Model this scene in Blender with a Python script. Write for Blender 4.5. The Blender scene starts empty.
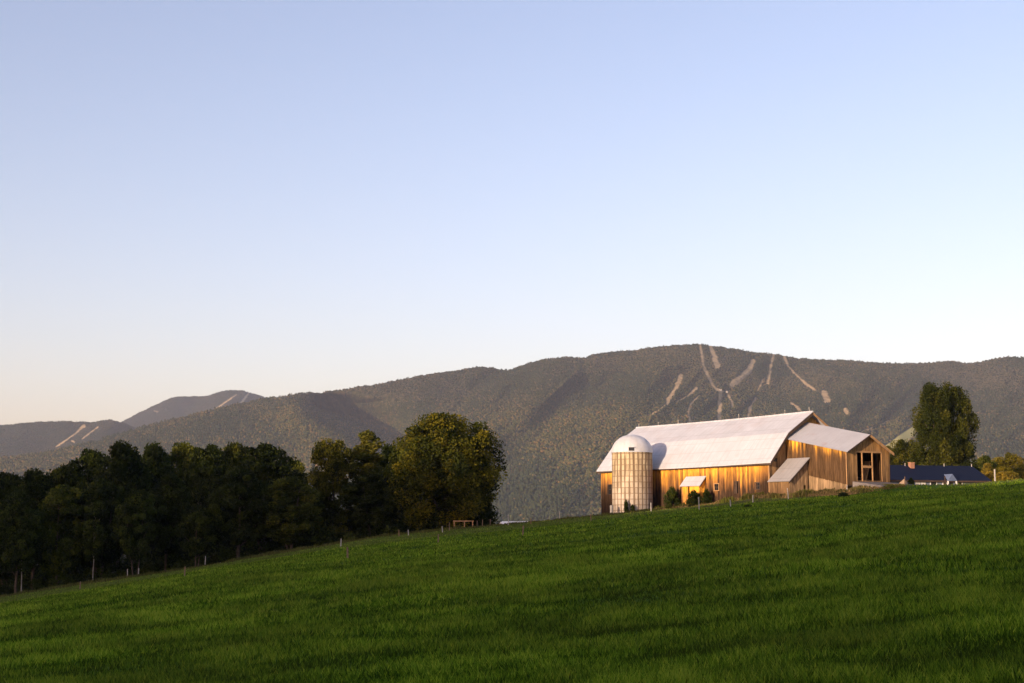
import bpy, math, random
import numpy as np
from mathutils import Vector

# ------------------------------------------------------------------ camera, sky, sun, exposure
scene = bpy.context.scene
COL = scene.collection
F_PX = 1422.0
PITCH = math.atan(178.5 / F_PX)
cs, sn = math.cos(PITCH), math.sin(PITCH)

cam_d = bpy.data.cameras.new('camera')
cam_d.sensor_width = 36.0
cam_d.lens = 36.0 * F_PX / 1024.0
cam_d.clip_start = 0.1
cam_d.clip_end = 40000
cam = bpy.data.objects.new('camera', cam_d)
cam.location = (0, 0, 0)
cam.rotation_euler = (math.radians(90) + PITCH, 0, 0)
COL.objects.link(cam)
scene.camera = cam

SUN_DIR = Vector((-0.66, -0.751, 0.0)).normalized()      # towards the sun, level
SUN_EL = math.radians(8.0)
world = bpy.data.worlds.new('World')
scene.world = world
world.use_nodes = True
wn = world.node_tree
wn.nodes.clear()
sky = wn.nodes.new('ShaderNodeTexSky')
sky.sky_type = 'NISHITA'
sky.sun_disc = False
sky.sun_elevation = SUN_EL
sky.sun_rotation = math.atan2(SUN_DIR.x, SUN_DIR.y)
sky.altitude = 300
sky.air_density = 1.0
sky.dust_density = 2.1
sky.ozone_density = 2.0
bg = wn.nodes.new('ShaderNodeBackground')
bg.inputs['Strength'].default_value = 0.15
wo = wn.nodes.new('ShaderNodeOutputWorld')
hs = wn.nodes.new('ShaderNodeHueSaturation')
hs.inputs['Saturation'].default_value = 1.0
wt = wn.nodes.new('ShaderNodeMix'); wt.data_type = 'RGBA'; wt.blend_type = 'MULTIPLY'
wt.inputs['Factor'].default_value = 1.0
wt.inputs[7].default_value = (1.27, 0.905, 0.88, 1.0)      # white balance of the photograph
wn.links.new(sky.outputs[0], hs.inputs['Color'])
wn.links.new(hs.outputs[0], wt.inputs[6])
wn.links.new(wt.outputs[2], bg.inputs['Color'])
wn.links.new(bg.outputs[0], wo.inputs['Surface'])

sun_d = bpy.data.lights.new('sun', 'SUN')
sun_d.energy = 2.9
sun_d.angle = math.radians(0.5)
sun_d.color = (1.0, 0.74, 0.50)
sun = bpy.data.objects.new('sun', sun_d)
sv = Vector((SUN_DIR.x * math.cos(SUN_EL), SUN_DIR.y * math.cos(SUN_EL), math.sin(SUN_EL)))
sun.rotation_euler = sv.to_track_quat('Z', 'Y').to_euler()
sun.location = sv * 100
COL.objects.link(sun)

vs = scene.view_settings
vs.view_transform = 'Standard'
vs.look = 'None'
vs.gamma = 1.0
vs.use_curve_mapping = False
vs.exposure = 1.3
scene.cycles.max_bounces = 6
scene.cycles.transparent_max_bounces = 8
scene.cycles.volume_bounces = 0

# ------------------------------------------------------------------ helpers
def ray(px, py):
    a = (px - 512.0) / F_PX
    b = (341.5 - py) / F_PX
    y = cs - b * sn
    return a / y, (sn + b * cs) / y          # X/Y and Z/Y

def P(px, py, Y):
    u, w = ray(px, py)
    return Vector((u * Y, Y, w * Y))

def proj(X, Y, Z):
    d = Y * cs + Z * sn
    return 512 + F_PX * X / d, 341.5 - F_PX * (-Y * sn + Z * cs) / d

def tag(o, label=None, cat=None, group=None, kind=None):
    if label: o['label'] = label
    if cat: o['category'] = cat
    if group: o['group'] = group
    if kind: o['kind'] = kind
    return o

def empty(name, loc, rz=0.0):
    o = bpy.data.objects.new(name, None)
    o.empty_display_size = 0.3
    o.location = loc
    o.rotation_euler = (0, 0, rz)
    COL.objects.link(o)
    return o

def link_mesh(name, me, mats=None, parent=None, loc=None):
    o = bpy.data.objects.new(name, me)
    COL.objects.link(o)
    if mats:
        for m in (mats if isinstance(mats, (list, tuple)) else [mats]):
            me.materials.append(m)
    if parent: o.parent = parent
    if loc is not None: o.location = loc
    return o

class MB:
    def __init__(s):
        s.v = []; s.f = []; s.mi = []
    def add(s, vs_, fs, mi=0):
        n = len(s.v)
        s.v += [tuple(v) for v in vs_]
        s.f += [tuple(i + n for i in f) for f in fs]
        s.mi += [mi] * len(fs)
    def hexa(s, b, t, mi=0):                   # four bottom, four top points (ccw from above)
        s.add(list(b) + list(t), [(3, 2, 1, 0), (4, 5, 6, 7), (0, 1, 5, 4), (1, 2, 6, 5), (2, 3, 7, 6), (3, 0, 4, 7)], mi)
    def box(s, x0, x1, y0, y1, z0, z1, mi=0):
        s.hexa([(x0, y0, z0), (x1, y0, z0), (x1, y1, z0), (x0, y1, z0)],
               [(x0, y0, z1), (x1, y0, z1), (x1, y1, z1), (x0, y1, z1)], mi)
    def slab(s, quad, th, mi=0):               # quad sheet thickened downward along its normal
        q = [Vector(p) for p in quad]
        n = (q[1] - q[0]).cross(q[3] - q[0]).normalized()
        if n.z < 0: n = -n
        lo = [p - n * th for p in q]
        s.add([tuple(p) for p in lo + q], [(3, 2, 1, 0), (4, 5, 6, 7), (0, 1, 5, 4), (1, 2, 6, 5), (2, 3, 7, 6), (3, 0, 4, 7)], mi)
    def tube(s, pts, rad, n=8, cap=True, mi=0):
        pts = [Vector(p) for p in pts]
        rings = []
        for i, p in enumerate(pts):
            d = (pts[min(i + 1, len(pts) - 1)] - pts[max(i - 1, 0)]).normalized()
            up = Vector((0, 0, 1)) if abs(d.z) < 0.9 else Vector((1, 0, 0))
            a = d.cross(up).normalized(); b = a.cross(d).normalized()
            r = rad[i] if isinstance(rad, (list, tuple)) else rad
            rings.append([p + (a * math.cos(2 * math.pi * k / n) + b * math.sin(2 * math.pi * k / n)) * r for k in range(n)])
        vv = [tuple(p) for rr in rings for p in rr]
        ff = []
        for i in range(len(rings) - 1):
            for k in range(n):
                ff.append((i * n + k, i * n + (k + 1) % n, (i + 1) * n + (k + 1) % n, (i + 1) * n + k))
        if cap:
            ff.append(tuple(range(n))[::-1]); ff.append(tuple((len(rings) - 1) * n + k for k in range(n)))
        s.add(vv, ff, mi)
    def build(s, name, mats, parent=None, loc=None, smooth=False):
        me = bpy.data.meshes.new(name)
        me.from_pydata(s.v, [], s.f)
        if any(s.mi): me.polygons.foreach_set('material_index', s.mi)
        if smooth: me.polygons.foreach_set('use_smooth', [True] * len(s.f))
        me.update()
        import bmesh
        bm = bmesh.new(); bm.from_mesh(me)
        bmesh.ops.recalc_face_normals(bm, faces=bm.faces)
        bm.to_mesh(me); bm.free()
        return link_mesh(name, me, mats, parent, loc)

def fast_mesh(name, verts, quads, tris=None, smooth=False, color=None, attr=None):
    me = bpy.data.meshes.new(name)
    verts = np.asarray(verts, dtype=np.float32)
    quads = np.asarray(quads, dtype=np.int32).reshape(-1, 4) if quads is not None else np.zeros((0, 4), np.int32)
    tris = np.asarray(tris, dtype=np.int32).reshape(-1, 3) if tris is not None else np.zeros((0, 3), np.int32)
    nq, nt = len(quads), len(tris)
    me.vertices.add(len(verts))
    me.vertices.foreach_set('co', verts.ravel())
    me.loops.add(nq * 4 + nt * 3)
    me.loops.foreach_set('vertex_index', np.concatenate([quads.ravel(), tris.ravel()]))
    me.polygons.add(nq + nt)
    ls = np.concatenate([np.arange(nq) * 4, nq * 4 + np.arange(nt) * 3]).astype(np.int32)
    me.polygons.foreach_set('loop_start', ls)
    me.polygons.foreach_set('use_smooth', np.full(nq + nt, smooth, dtype=bool))
    if color is not None:
        a = me.color_attributes.new('tint', 'FLOAT_COLOR', 'POINT')
        c = np.ones((len(verts), 4), np.float32); c[:, :3] = color
        a.data.foreach_set('color', c.ravel())
    if attr:
        for k, vals in attr.items():
            a = me.attributes.new(k, 'FLOAT', 'POINT')
            a.data.foreach_set('value', np.asarray(vals, np.float32).ravel())
    me.update(calc_edges=True)
    me.validate()
    return me

# ---- numpy noise
def _hash(ix, iy, seed=0):
    h = (ix.astype(np.int64) * 374761393 + iy.astype(np.int64) * 668265263 + seed * 1442695041) & 0xFFFFFFFF
    h = ((h ^ (h >> 13)) * 1274126177) & 0xFFFFFFFF
    h = h ^ (h >> 16)
    return (h & 0xFFFFFF) / float(0xFFFFFF)

def vnoise(x, y, seed=0):
    x = np.asarray(x, float); y = np.asarray(y, float)
    ix = np.floor(x); iy = np.floor(y)
    fx = x - ix; fy = y - iy
    fx = fx * fx * (3 - 2 * fx); fy = fy * fy * (3 - 2 * fy)
    a = _hash(ix, iy, seed); b = _hash(ix + 1, iy, seed); c = _hash(ix, iy + 1, seed); d = _hash(ix + 1, iy + 1, seed)
    return (a * (1 - fx) + b * fx) * (1 - fy) + (c * (1 - fx) + d * fx) * fy

def fbm(x, y, oct=4, seed=0):
    t = 0; a = 0.5; s = 0
    for k in range(oct):
        t = t + a * vnoise(x * 2 ** k + 17.3 * k, y * 2 ** k - 9.1 * k, seed + k); s += a; a *= 0.5
    return t / s

def worley(x, y, seed=0):
    ix = np.floor(x); iy = np.floor(y)
    best = np.full(x.shape, 9.0); cid = np.zeros(x.shape)
    for dx in (-1, 0, 1):
        for dy in (-1, 0, 1):
            cx = ix + dx; cy = iy + dy
            px_ = cx + _hash(cx, cy, seed); py_ = cy + _hash(cx, cy, seed + 7)
            d = (px_ - x) ** 2 + (py_ - y) ** 2
            m = d < best
            best = np.where(m, d, best); cid = np.where(m, _hash(cx, cy, seed + 13), cid)
    return np.sqrt(best), cid

# ---- node helpers
def new_mat(name):
    m = bpy.data.materials.new(name); m.use_nodes = True
    nt = m.node_tree; nt.nodes.clear()
    out = nt.nodes.new('ShaderNodeOutputMaterial')
    return m, nt, out

def N(nt, t, **kw):
    n = nt.nodes.new(t)
    ins = kw.pop('ins', {})
    for k, v in kw.items(): setattr(n, k, v)
    for k, v in ins.items():
        if isinstance(v, bpy.types.NodeSocket): nt.links.new(v, n.inputs[k])
        else: n.inputs[k].default_value = v
    return n

def math_n(nt, op, a, b=None, c=None, clamp=False):
    n = nt.nodes.new('ShaderNodeMath'); n.operation = op; n.use_clamp = clamp
    for i, v in enumerate((a, b, c)):
        if v is None: continue
        if isinstance(v, bpy.types.NodeSocket): nt.links.new(v, n.inputs[i])
        else: n.inputs[i].default_value = v
    return n.outputs[0]

def mixc(nt, fac, a, b, blend='MIX'):
    n = nt.nodes.new('ShaderNodeMix'); n.data_type = 'RGBA'; n.blend_type = blend
    for sock, v in ((n.inputs['Factor'], fac), (n.inputs[6], a), (n.inputs[7], b)):
        if isinstance(v, bpy.types.NodeSocket): nt.links.new(v, sock)
        elif isinstance(v, (int, float)): sock.default_value = v
        else: sock.default_value = (*v, 1.0)
    return n.outputs[2]

def ramp(nt, fac, stops):
    n = nt.nodes.new('ShaderNodeValToRGB')
    nt.links.new(fac, n.inputs[0])
    e = n.color_ramp.elements
    while len(e) > 1: e.remove(e[-1])
    e[0].position, e[0].color = stops[0][0], (*stops[0][1], 1)
    for p, c in stops[1:]:
        x = e.new(p); x.color = (*c, 1)
    return n.outputs[0]

def maprange(nt, v, a, b, c=0.0, d=1.0):
    n = nt.nodes.new('ShaderNodeMapRange')
    nt.links.new(v, n.inputs[0])
    for i, x in enumerate((a, b, c, d)): n.inputs[i + 1].default_value = x
    return n.outputs[0]

def principled(nt, out, color, rough=0.7, spec=0.3, normal=None, metallic=0.0):
    b = nt.nodes.new('ShaderNodeBsdfPrincipled')
    if isinstance(color, bpy.types.NodeSocket): nt.links.new(color, b.inputs['Base Color'])
    else: b.inputs['Base Color'].default_value = (*color, 1)
    if isinstance(rough, bpy.types.NodeSocket): nt.links.new(rough, b.inputs['Roughness'])
    else: b.inputs['Roughness'].default_value = rough
    b.inputs['Specular IOR Level'].default_value = spec
    b.inputs['Metallic'].default_value = metallic
    if normal is not None: nt.links.new(normal, b.inputs['Normal'])
    nt.links.new(b.outputs[0], out.inputs['Surface'])
    return b

def coords(nt, scale=(1, 1, 1)):
    t = nt.nodes.new('ShaderNodeTexCoord')
    m = nt.nodes.new('ShaderNodeMapping'); m.inputs['Scale'].default_value = scale
    nt.links.new(t.outputs['Object'], m.inputs[0])
    return m.outputs[0], t.outputs['Object']

def noise(nt, vec, scale, detail=4, rough=0.55):
    n = N(nt, 'ShaderNodeTexNoise', ins={'Scale': scale, 'Detail': detail, 'Roughness': rough})
    nt.links.new(vec, n.inputs['Vector'])
    return n.outputs[0]

def bump(nt, h, dist, strength=1.0):
    n = N(nt, 'ShaderNodeBump', ins={'Distance': dist, 'Strength': strength})
    nt.links.new(h, n.inputs['Height'])
    return n.outputs[0]

# ------------------------------------------------------------------ materials
def mat_plain(name, c1, c2=None, scale=2.0, rough=0.8, spec=0.2, bd=0.01):
    m, nt, out = new_mat(name)
    v, _ = coords(nt)
    f = noise(nt, v, scale, 5)
    f = maprange(nt, f, 0.3, 0.7)
    col = mixc(nt, f, c1, c2 or tuple(x * 0.7 for x in c1))
    principled(nt, out, col, rough, spec, bump(nt, f, bd))
    return m

def mat_wood(name, hi, lo, dark, z_top, z_fade, slope=0.0, amount=1.0, gamp=4.0):
    """weathered vertical boards: sheltered boards under the eaves keep their colour, rain-washed ones go grey brown"""
    m, nt, out = new_mat(name)
    t = nt.nodes.new('ShaderNodeTexCoord')
    sp = nt.nodes.new('ShaderNodeSeparateXYZ'); nt.links.new(t.outputs['Object'], sp.inputs[0])
    ax = math_n(nt, 'ADD', sp.outputs['X'], math_n(nt, 'MULTIPLY', sp.outputs['Y'], 1.13))
    board = math_n(nt, 'FLOOR', math_n(nt, 'MULTIPLY', ax, 3.6))
    wnz = N(nt, 'ShaderNodeTexWhiteNoise', noise_dimensions='1D'); nt.links.new(board, wnz.inputs['W'])
    rb = wnz.outputs['Value']
    groups = N(nt, 'ShaderNodeTexNoise', noise_dimensions='1D', ins={'Scale': 0.55, 'Detail': 3.0})
    nt.links.new(ax, groups.inputs['W'])
    mp = nt.nodes.new('ShaderNodeMapping'); mp.inputs['Scale'].default_value = (5, 5, 0.55)
    nt.links.new(t.outputs['Object'], mp.inputs[0])
    streak = noise(nt, mp.outputs[0], 1.6, 5, 0.6)
    mp2 = nt.nodes.new('ShaderNodeMapping'); mp2.inputs['Scale'].default_value = (1, 1, 0.5)
    nt.links.new(t.outputs['Object'], mp2.inputs[0])
    patch = noise(nt, mp2.outputs[0], 0.6, 3)
    # weathering line height varies by board and patch
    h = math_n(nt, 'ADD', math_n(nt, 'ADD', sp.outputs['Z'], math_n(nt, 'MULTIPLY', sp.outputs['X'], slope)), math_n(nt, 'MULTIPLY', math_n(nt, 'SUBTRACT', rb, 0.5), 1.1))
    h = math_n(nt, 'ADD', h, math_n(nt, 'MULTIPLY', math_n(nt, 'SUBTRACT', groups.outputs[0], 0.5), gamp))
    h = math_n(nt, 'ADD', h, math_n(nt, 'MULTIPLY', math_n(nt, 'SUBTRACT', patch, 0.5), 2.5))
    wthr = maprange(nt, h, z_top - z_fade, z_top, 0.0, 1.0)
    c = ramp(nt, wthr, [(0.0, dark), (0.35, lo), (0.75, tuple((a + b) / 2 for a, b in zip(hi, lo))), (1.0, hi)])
    s1 = maprange(nt, streak, 0.36, 0.62, 0.58, 1.16)
    cc = N(nt, 'ShaderNodeCombineColor'); [nt.links.new(s1, cc.inputs[i]) for i in range(3)]
    c = mixc(nt, amount, c, cc.outputs[0], 'MULTIPLY')
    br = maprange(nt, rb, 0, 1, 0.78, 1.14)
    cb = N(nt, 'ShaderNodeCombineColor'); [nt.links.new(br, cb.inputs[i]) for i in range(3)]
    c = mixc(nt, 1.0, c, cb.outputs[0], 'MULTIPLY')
    # gap between boards
    fr = math_n(nt, 'FRACT', math_n(nt, 'MULTIPLY', ax, 3.6))
    gap = math_n(nt, 'LESS_THAN', math_n(nt, 'ABSOLUTE', math_n(nt, 'SUBTRACT', fr, 0.5)), 0.455)
    hgt = math_n(nt, 'ADD', gap, math_n(nt, 'MULTIPLY', streak, 0.6))
    principled(nt, out, c, 0.9, 0.04, bump(nt, hgt, 0.02))
    return m

def mat_metal_roof(name, col, rust=0.0, seam_axis='X', seam=1.2):
    m, nt, out = new_mat(name)
    v, o = coords(nt)
    n1 = noise(nt, v, 0.5, 6, 0.65)
    mp = nt.nodes.new('ShaderNodeMapping'); mp.inputs['Scale'].default_value = (3.0, 0.35, 0.35)
    nt.links.new(o, mp.inputs[0])
    st = noise(nt, mp.outputs[0], 1.4, 5, 0.6)
    c = mixc(nt, maprange(nt, n1, 0.35, 0.65), col, tuple(x * 0.86 for x in col))
    c = mixc(nt, maprange(nt, st, 0.45, 0.75, 0, 0.55), c, tuple(x * 0.72 for x in col))
    if rust:
        n2 = noise(nt, v, 0.33, 6, 0.7)
        c = mixc(nt, maprange(nt, n2, 0.52, 0.72, 0, rust), c, (0.36, 0.21, 0.15))
    sp = nt.nodes.new('ShaderNodeSeparateXYZ'); nt.links.new(o, sp.inputs[0])
    fx = math_n(nt, 'FRACT', math_n(nt, 'MULTIPLY', sp.outputs[seam_axis], seam))
    ln = math_n(nt, 'LESS_THAN', fx, 0.06)
    lz = math_n(nt, 'LESS_THAN', math_n(nt, 'FRACT', math_n(nt, 'MULTIPLY', sp.outputs['Z'], 0.95)), 0.05)
    ln = math_n(nt, 'MAXIMUM', ln, lz)
    c = mixc(nt, math_n(nt, 'MULTIPLY', ln, 0.36), c, tuple(x * 0.45 for x in col))
    wv = math_n(nt, 'SINE', math_n(nt, 'MULTIPLY', sp.outputs[seam_axis], 40.0))
    hgt = math_n(nt, 'ADD', math_n(nt, 'MULTIPLY', wv, 0.25), math_n(nt, 'MULTIPLY', n1, 2.0))
    principled(nt, out, c, 0.62, 0.3, bump(nt, hgt, 0.012))
    return m

def mat_leaf(name, trans=0.35, rough=0.6, bright=1.0):
    m, nt, out = new_mat(name)
    a = N(nt, 'ShaderNodeAttribute', attribute_name='tint')
    v, _ = coords(nt)
    nz = noise(nt, v, 0.35, 2)
    c = mixc(nt, maprange(nt, nz, 0.35, 0.65, 0.0, 0.5), a.outputs['Color'], (0.035 * bright, 0.045 * bright, 0.008 * bright))
    info = N(nt, 'ShaderNodeObjectInfo')
    rv = maprange(nt, info.outputs['Random'], 0, 1, 0.75, 1.2)
    cc = N(nt, 'ShaderNodeCombineColor'); [nt.links.new(rv, cc.inputs[i]) for i in range(3)]
    c = mixc(nt, 1.0, c, cc.outputs[0], 'MULTIPLY')
    d = N(nt, 'ShaderNodeBsdfPrincipled', ins={'Roughness': rough, 'Specular IOR Level': 0.06})
    nt.links.new(c, d.inputs['Base Color'])
    tr = N(nt, 'ShaderNodeBsdfTranslucent'); nt.links.new(c, tr.inputs[0])
    mx = N(nt, 'ShaderNodeMixShader', ins={'Fac': trans})
    nt.links.new(d.outputs[0], mx.inputs[1]); nt.links.new(tr.outputs[0], mx.inputs[2])
    nt.links.new(mx.outputs[0], out.inputs['Surface'])
    return m

def mat_field():
    m, nt, out = new_mat('field_ground')
    v, o = coords(nt)
    mp = nt.nodes.new('ShaderNodeMapping'); mp.inputs['Scale'].default_value = (0.35, 1, 1); mp.inputs['Rotation'].default_value = (0, 0, 0.1)
    nt.links.new(o, mp.inputs[0])
    n1 = noise(nt, mp.outputs[0], 0.5, 6, 0.6)
    n2 = noise(nt, v, 3.0, 6, 0.7)
    c = mixc(nt, maprange(nt, n1, 0.35, 0.65), (0.048, 0.098, 0.006), (0.080, 0.155, 0.010))
    c = mixc(nt, maprange(nt, n2, 0.35, 0.7, 0.0, 0.55), c, (0.024, 0.046, 0.005))
    a = N(nt, 'ShaderNodeAttribute', attribute_name='dry')
    c = mixc(nt, a.outputs['Fac'], c, (0.10, 0.098, 0.032))
    h = math_n(nt, 'ADD', math_n(nt, 'MULTIPLY', n1, 1.0), math_n(nt, 'MULTIPLY', n2, 0.8))
    principled(nt, out, c, 0.9, 0.03, bump(nt, h, 0.12))
    return m

def mat_forest(name, tint=1.0, cell=0.11):
    m, nt, out = new_mat(name)
    v, o = coords(nt)
    def voro(sc):
        mp = nt.nodes.new('ShaderNodeMapping'); mp.inputs['Scale'].default_value = (1, 0.02, 1)
        nt.links.new(o, mp.inputs[0])
        n = N(nt, 'ShaderNodeTexVoronoi', ins={'Scale': sc, 'Randomness': 1.0}); nt.links.new(mp.outputs[0], n.inputs['Vector'])
        return n
    v1 = voro(cell)
    sepc = nt.nodes.new('ShaderNodeSeparateColor'); nt.links.new(v1.outputs['Color'], sepc.inputs[0])
    big = noise(nt, v, 0.0022, 5, 0.6)
    mpm = nt.nodes.new('ShaderNodeMapping'); mpm.inputs['Scale'].default_value = (1, 0.02, 1)
    nt.links.new(o, mpm.inputs[0])
    mid = noise(nt, mpm.outputs[0], 0.02, 4, 0.6)
    hi = N(nt, 'ShaderNodeAttribute', attribute_name='high')
    g = ramp(nt, sepc.outputs[0], [(0.0, (0.010, 0.015, 0.014)), (0.25, (0.022, 0.028, 0.015)), (0.5, (0.044, 0.050, 0.020)), (0.8, (0.080, 0.068, 0.026)), (1.0, (0.16, 0.095, 0.035))])
    b = ramp(nt, sepc.outputs[0], [(0.0, (0.012, 0.017, 0.015)), (0.25, (0.030, 0.036, 0.023)), (0.6, (0.051, 0.054, 0.034)), (1.0, (0.082, 0.076, 0.048))])
    f = math_n(nt, 'ADD', math_n(nt, 'MULTIPLY', hi.outputs['Fac'], 0.9), math_n(nt, 'MULTIPLY', math_n(nt, 'SUBTRACT', big, 0.5), 1.8), clamp=True)
    c = mixc(nt, f, g, b)
    c = mixc(nt, maprange(nt, mid, 0.4, 0.7, 0, 0.55), c, (0.030, 0.040, 0.018))
    c = mixc(nt, 1.0, c, (tint, tint * 1.03, tint * 1.08), 'MULTIPLY')
    tr = N(nt, 'ShaderNodeAttribute', attribute_name='trail')
    pa = N(nt, 'ShaderNodeAttribute', attribute_name='pasture')
    nn = noise(nt, v, 0.05, 4)
    tc = mixc(nt, nn, (0.31, 0.235, 0.13), (0.46, 0.35, 0.20))
    c = mixc(nt, math_n(nt, 'MULTIPLY', tr.outputs['Fac'], maprange(nt, nn, 0.3, 0.55, 0.55, 1.0)), c, tc)
    c = mixc(nt, pa.outputs['Fac'], c, (0.40, 0.37, 0.13))
    keep = math_n(nt, 'SUBTRACT', 1.0, math_n(nt, 'MAXIMUM', tr.outputs['Fac'], pa.outputs['Fac']))
    h = math_n(nt, 'MULTIPLY', math_n(nt, 'SUBTRACT', 0.9, v1.outputs['Distance']), keep)
    principled(nt, out, c, 0.95, 0.05, bump(nt, h, 1.0, 0.4))
    return m

M_FIELD = mat_field()
M_GRASS = mat_leaf('grass_blades', 0.30, 0.7)
M_LEAF = mat_leaf('tree_leaves', 0.30, 0.6)
M_BARK = mat_plain('bark', (0.10, 0.075, 0.055), (0.05, 0.04, 0.03), 3.0, 0.95, 0.1, 0.03)
M_BIRCH = mat_plain('birch_bark', (0.30, 0.28, 0.25), (0.14, 0.12, 0.10), 1.4, 0.9, 0.1, 0.01)
M_FOREST = mat_forest('mountain_forest', 0.6)
M_FAR = mat_leaf('far_canopy', 0.0, 0.9)
M_CONIFER = mat_forest('conifer_forest', 0.55)
M_ROOF = mat_metal_roof('barn_roof_metal', (0.50, 0.52, 0.565), 0.22, 'X', 1.3)
M_AROOF = mat_metal_roof('annexe_roof_metal', (0.47, 0.48, 0.52), 0.75, 'Y', 0.0001)
M_LROOF = mat_metal_roof('lean_to_roof_metal', (0.32, 0.31, 0.31), 0.35, 'X', 1.6)
M_TRIM = mat_plain('weathered_and_shade_trim', (0.085, 0.055, 0.038), (0.045, 0.032, 0.025), 3.0)
M_TRIM2 = mat_plain('warm_wood_trim', (0.46, 0.27, 0.12), (0.30, 0.17, 0.08), 3.0)
M_BLACK = mat_plain('dark_pane', (0.02, 0.02, 0.022), (0.012, 0.012, 0.013), 3.0, 0.25, 0.5)
M_WHITE = mat_plain('white_paint', (0.78, 0.77, 0.74), (0.62, 0.60, 0.57), 5.0, 0.6)
M_POSTW = mat_plain('pale_post', (0.42, 0.40, 0.36), (0.28, 0.26, 0.24), 9.0, 0.8)
M_POSTB = mat_plain('brown_post', (0.26, 0.17, 0.11), (0.14, 0.09, 0.06), 9.0, 0.9)
M_WOOD_GATE = mat_plain('gate_wood', (0.42, 0.24, 0.11), (0.26, 0.15, 0.08), 5.0, 0.9)

# ------------------------------------------------------------------ terrain
SX = np.array([-400, -120, -53.6, -43, -32.7, -22, -11.7, 0, 9.2, 15, 19.7, 27, 40, 47, 53.6, 120, 400.])
SZ = np.array([-50, -16.0, -7.6, -5.95, -4.45, -2.7, -1.05, 0, .86, 1.45, 1.95, 2.5, 3.45, 4.05, 4.75, 9.5, 22.])
_xs = np.linspace(-400, 400, 4001)
_sz = np.interp(_xs, SX, SZ)
_k = np.ones(41) / 41
_szs = np.convolve(np.pad(_sz, 20, mode='edge'), _k, mode='valid')

def softplus(t, k=6.0):
    return np.where(t / k > 30, t, k * np.log1p(np.exp(np.minimum(t / k, 30))))

def ground(X, Y):
    X = np.asarray(X, float); Y = np.asarray(Y, float)
    h = -1.72 + 0.0084 * Y + np.interp(X, _xs, _szs)
    h = h - 0.062 * softplus(Y - 158, 5) - 0.12 * softplus(Y - 235, 15)
    # earth banked up around the barn's ramp
    h = h + 0.75 * np.exp(-(((X - 35.5) / 7) ** 2 + ((Y - 139.5) / 3.6) ** 2))
    h = h + 0.35 * np.exp(-(((X - 26) / 6) ** 2 + ((Y - 143) / 3) ** 2))
    h = h + (fbm(X * 0.16 + 3, Y * 0.22, 3, 5) - 0.5) * 0.22 * np.clip((Y - 4) / 10, 0, 1)
    return h

def gz(X, Y): return float(ground(X, Y))

def hit(px, py, y_default=157.0):
    ys = np.linspace(8, 159, 3000)
    u, w = ray(px, py)
    g = ground(u * ys, ys)
    below = (w * ys) <= g
    if below.any():
        return float(ys[np.argmax(below)])
    return y_default

def strip_edge(X, Y):
    """where the mown field gives way to the rougher strip along the fence"""
    a = 512 + K0 * X / np.maximum(Y, 5)
    return np.interp(a, [0, 300, 520, 650, 780, 900], [92, 100, 110, 124, 133, 136]) + (fbm(X * 0.12, Y * 0.12, 2, 91) - 0.5) * 8
K0 = 1428.0
def build_field():
    xs = np.concatenate([np.linspace(-900, -130, 24, endpoint=False), np.linspace(-130, 130, 521), np.linspace(130, 900, 25)[1:]])
    ys = np.concatenate([np.linspace(-800, -30, 20, endpoint=False), np.linspace(-30, 10, 21)[:-1], np.linspace(10, 230, 441), np.linspace(230, 1300, 40)[1:]])
    X, Y = np.meshgrid(xs, ys)
    Z = ground(X, Y)
    Z = np.where(Y > 235, np.maximum(Z, -42 + (X * 0)), Z)
    # dry unmown strip along the far edge
    fe = strip_edge(X, Y)
    dry = np.clip((Y - fe) / 2.5, 0, 1) * (0.25 + 0.55 * fbm(X * 0.3, Y * 0.3, 3, 9))
    dry = np.where(X > 15, dry + 0.45 * np.clip((Y - fe) / 5, 0, 1), dry)
    nx, ny = len(xs), len(ys)
    idx = np.arange(nx * ny).reshape(ny, nx)
    q = np.stack([idx[:-1, :-1], idx[:-1, 1:], idx[1:, 1:], idx[1:, :-1]], -1).reshape(-1, 4)
    me = fast_mesh('field', np.stack([X, Y, Z], -1).reshape(-1, 3), q, smooth=True, attr={'dry': dry.ravel()})
    tag(link_mesh('field', me, M_FIELD), kind='structure')
build_field()

# the wooded hill behind and to the left of the camera; the low sun sets behind it and it shades the field
def build_hill():
    s = np.array([SUN_DIR.x, SUN_DIR.y]); p = np.array([-s[1], s[0]])
    if p[0] < 0: p = -p
    a = np.linspace(150, 420, 90); q = np.linspace(-330, 330, 330)
    A, Q = np.meshgrid(a, q, indexing='ij')
    X = A * s[0] + Q * p[0]; Y = A * s[1] + Q * p[1]
    top = np.interp(Q, [-330, -200, -150, -130, -116, -104, -85, -60, 0, 100, 330], HILL_TOP)
    prof = np.exp(-((A - 260) / 45) ** 2)
    Z = ground(X, Y) * (1 - prof) + top * prof - 3 * (1 - prof)
    w, cid = worley(A / 6.0, Q / 6.0, 3)
    Z = Z + (0.7 - w) * 4.5 * prof + (cid - 0.5) * 5.0 * prof
    na, nq = A.shape
    idx = np.arange(na * nq).reshape(na, nq)
    f = np.stack([idx[:-1, :-1], idx[1:, :-1], idx[1:, 1:], idx[:-1, 1:]], -1).reshape(-1, 4)
    z0 = np.zeros(na * nq)
    me = fast_mesh('hill', np.stack([X, Y, Z], -1).reshape(-1, 3), f, smooth=True, attr={'high': z0, 'trail': z0, 'pasture': z0})
    tag(link_mesh('hill', me, M_FOREST), kind='structure')
HILL_TOP = [66, 60, 57, 55, 57, 56.2, 51.4, 55.5, 57, 57, 57]
build_hill()

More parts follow.
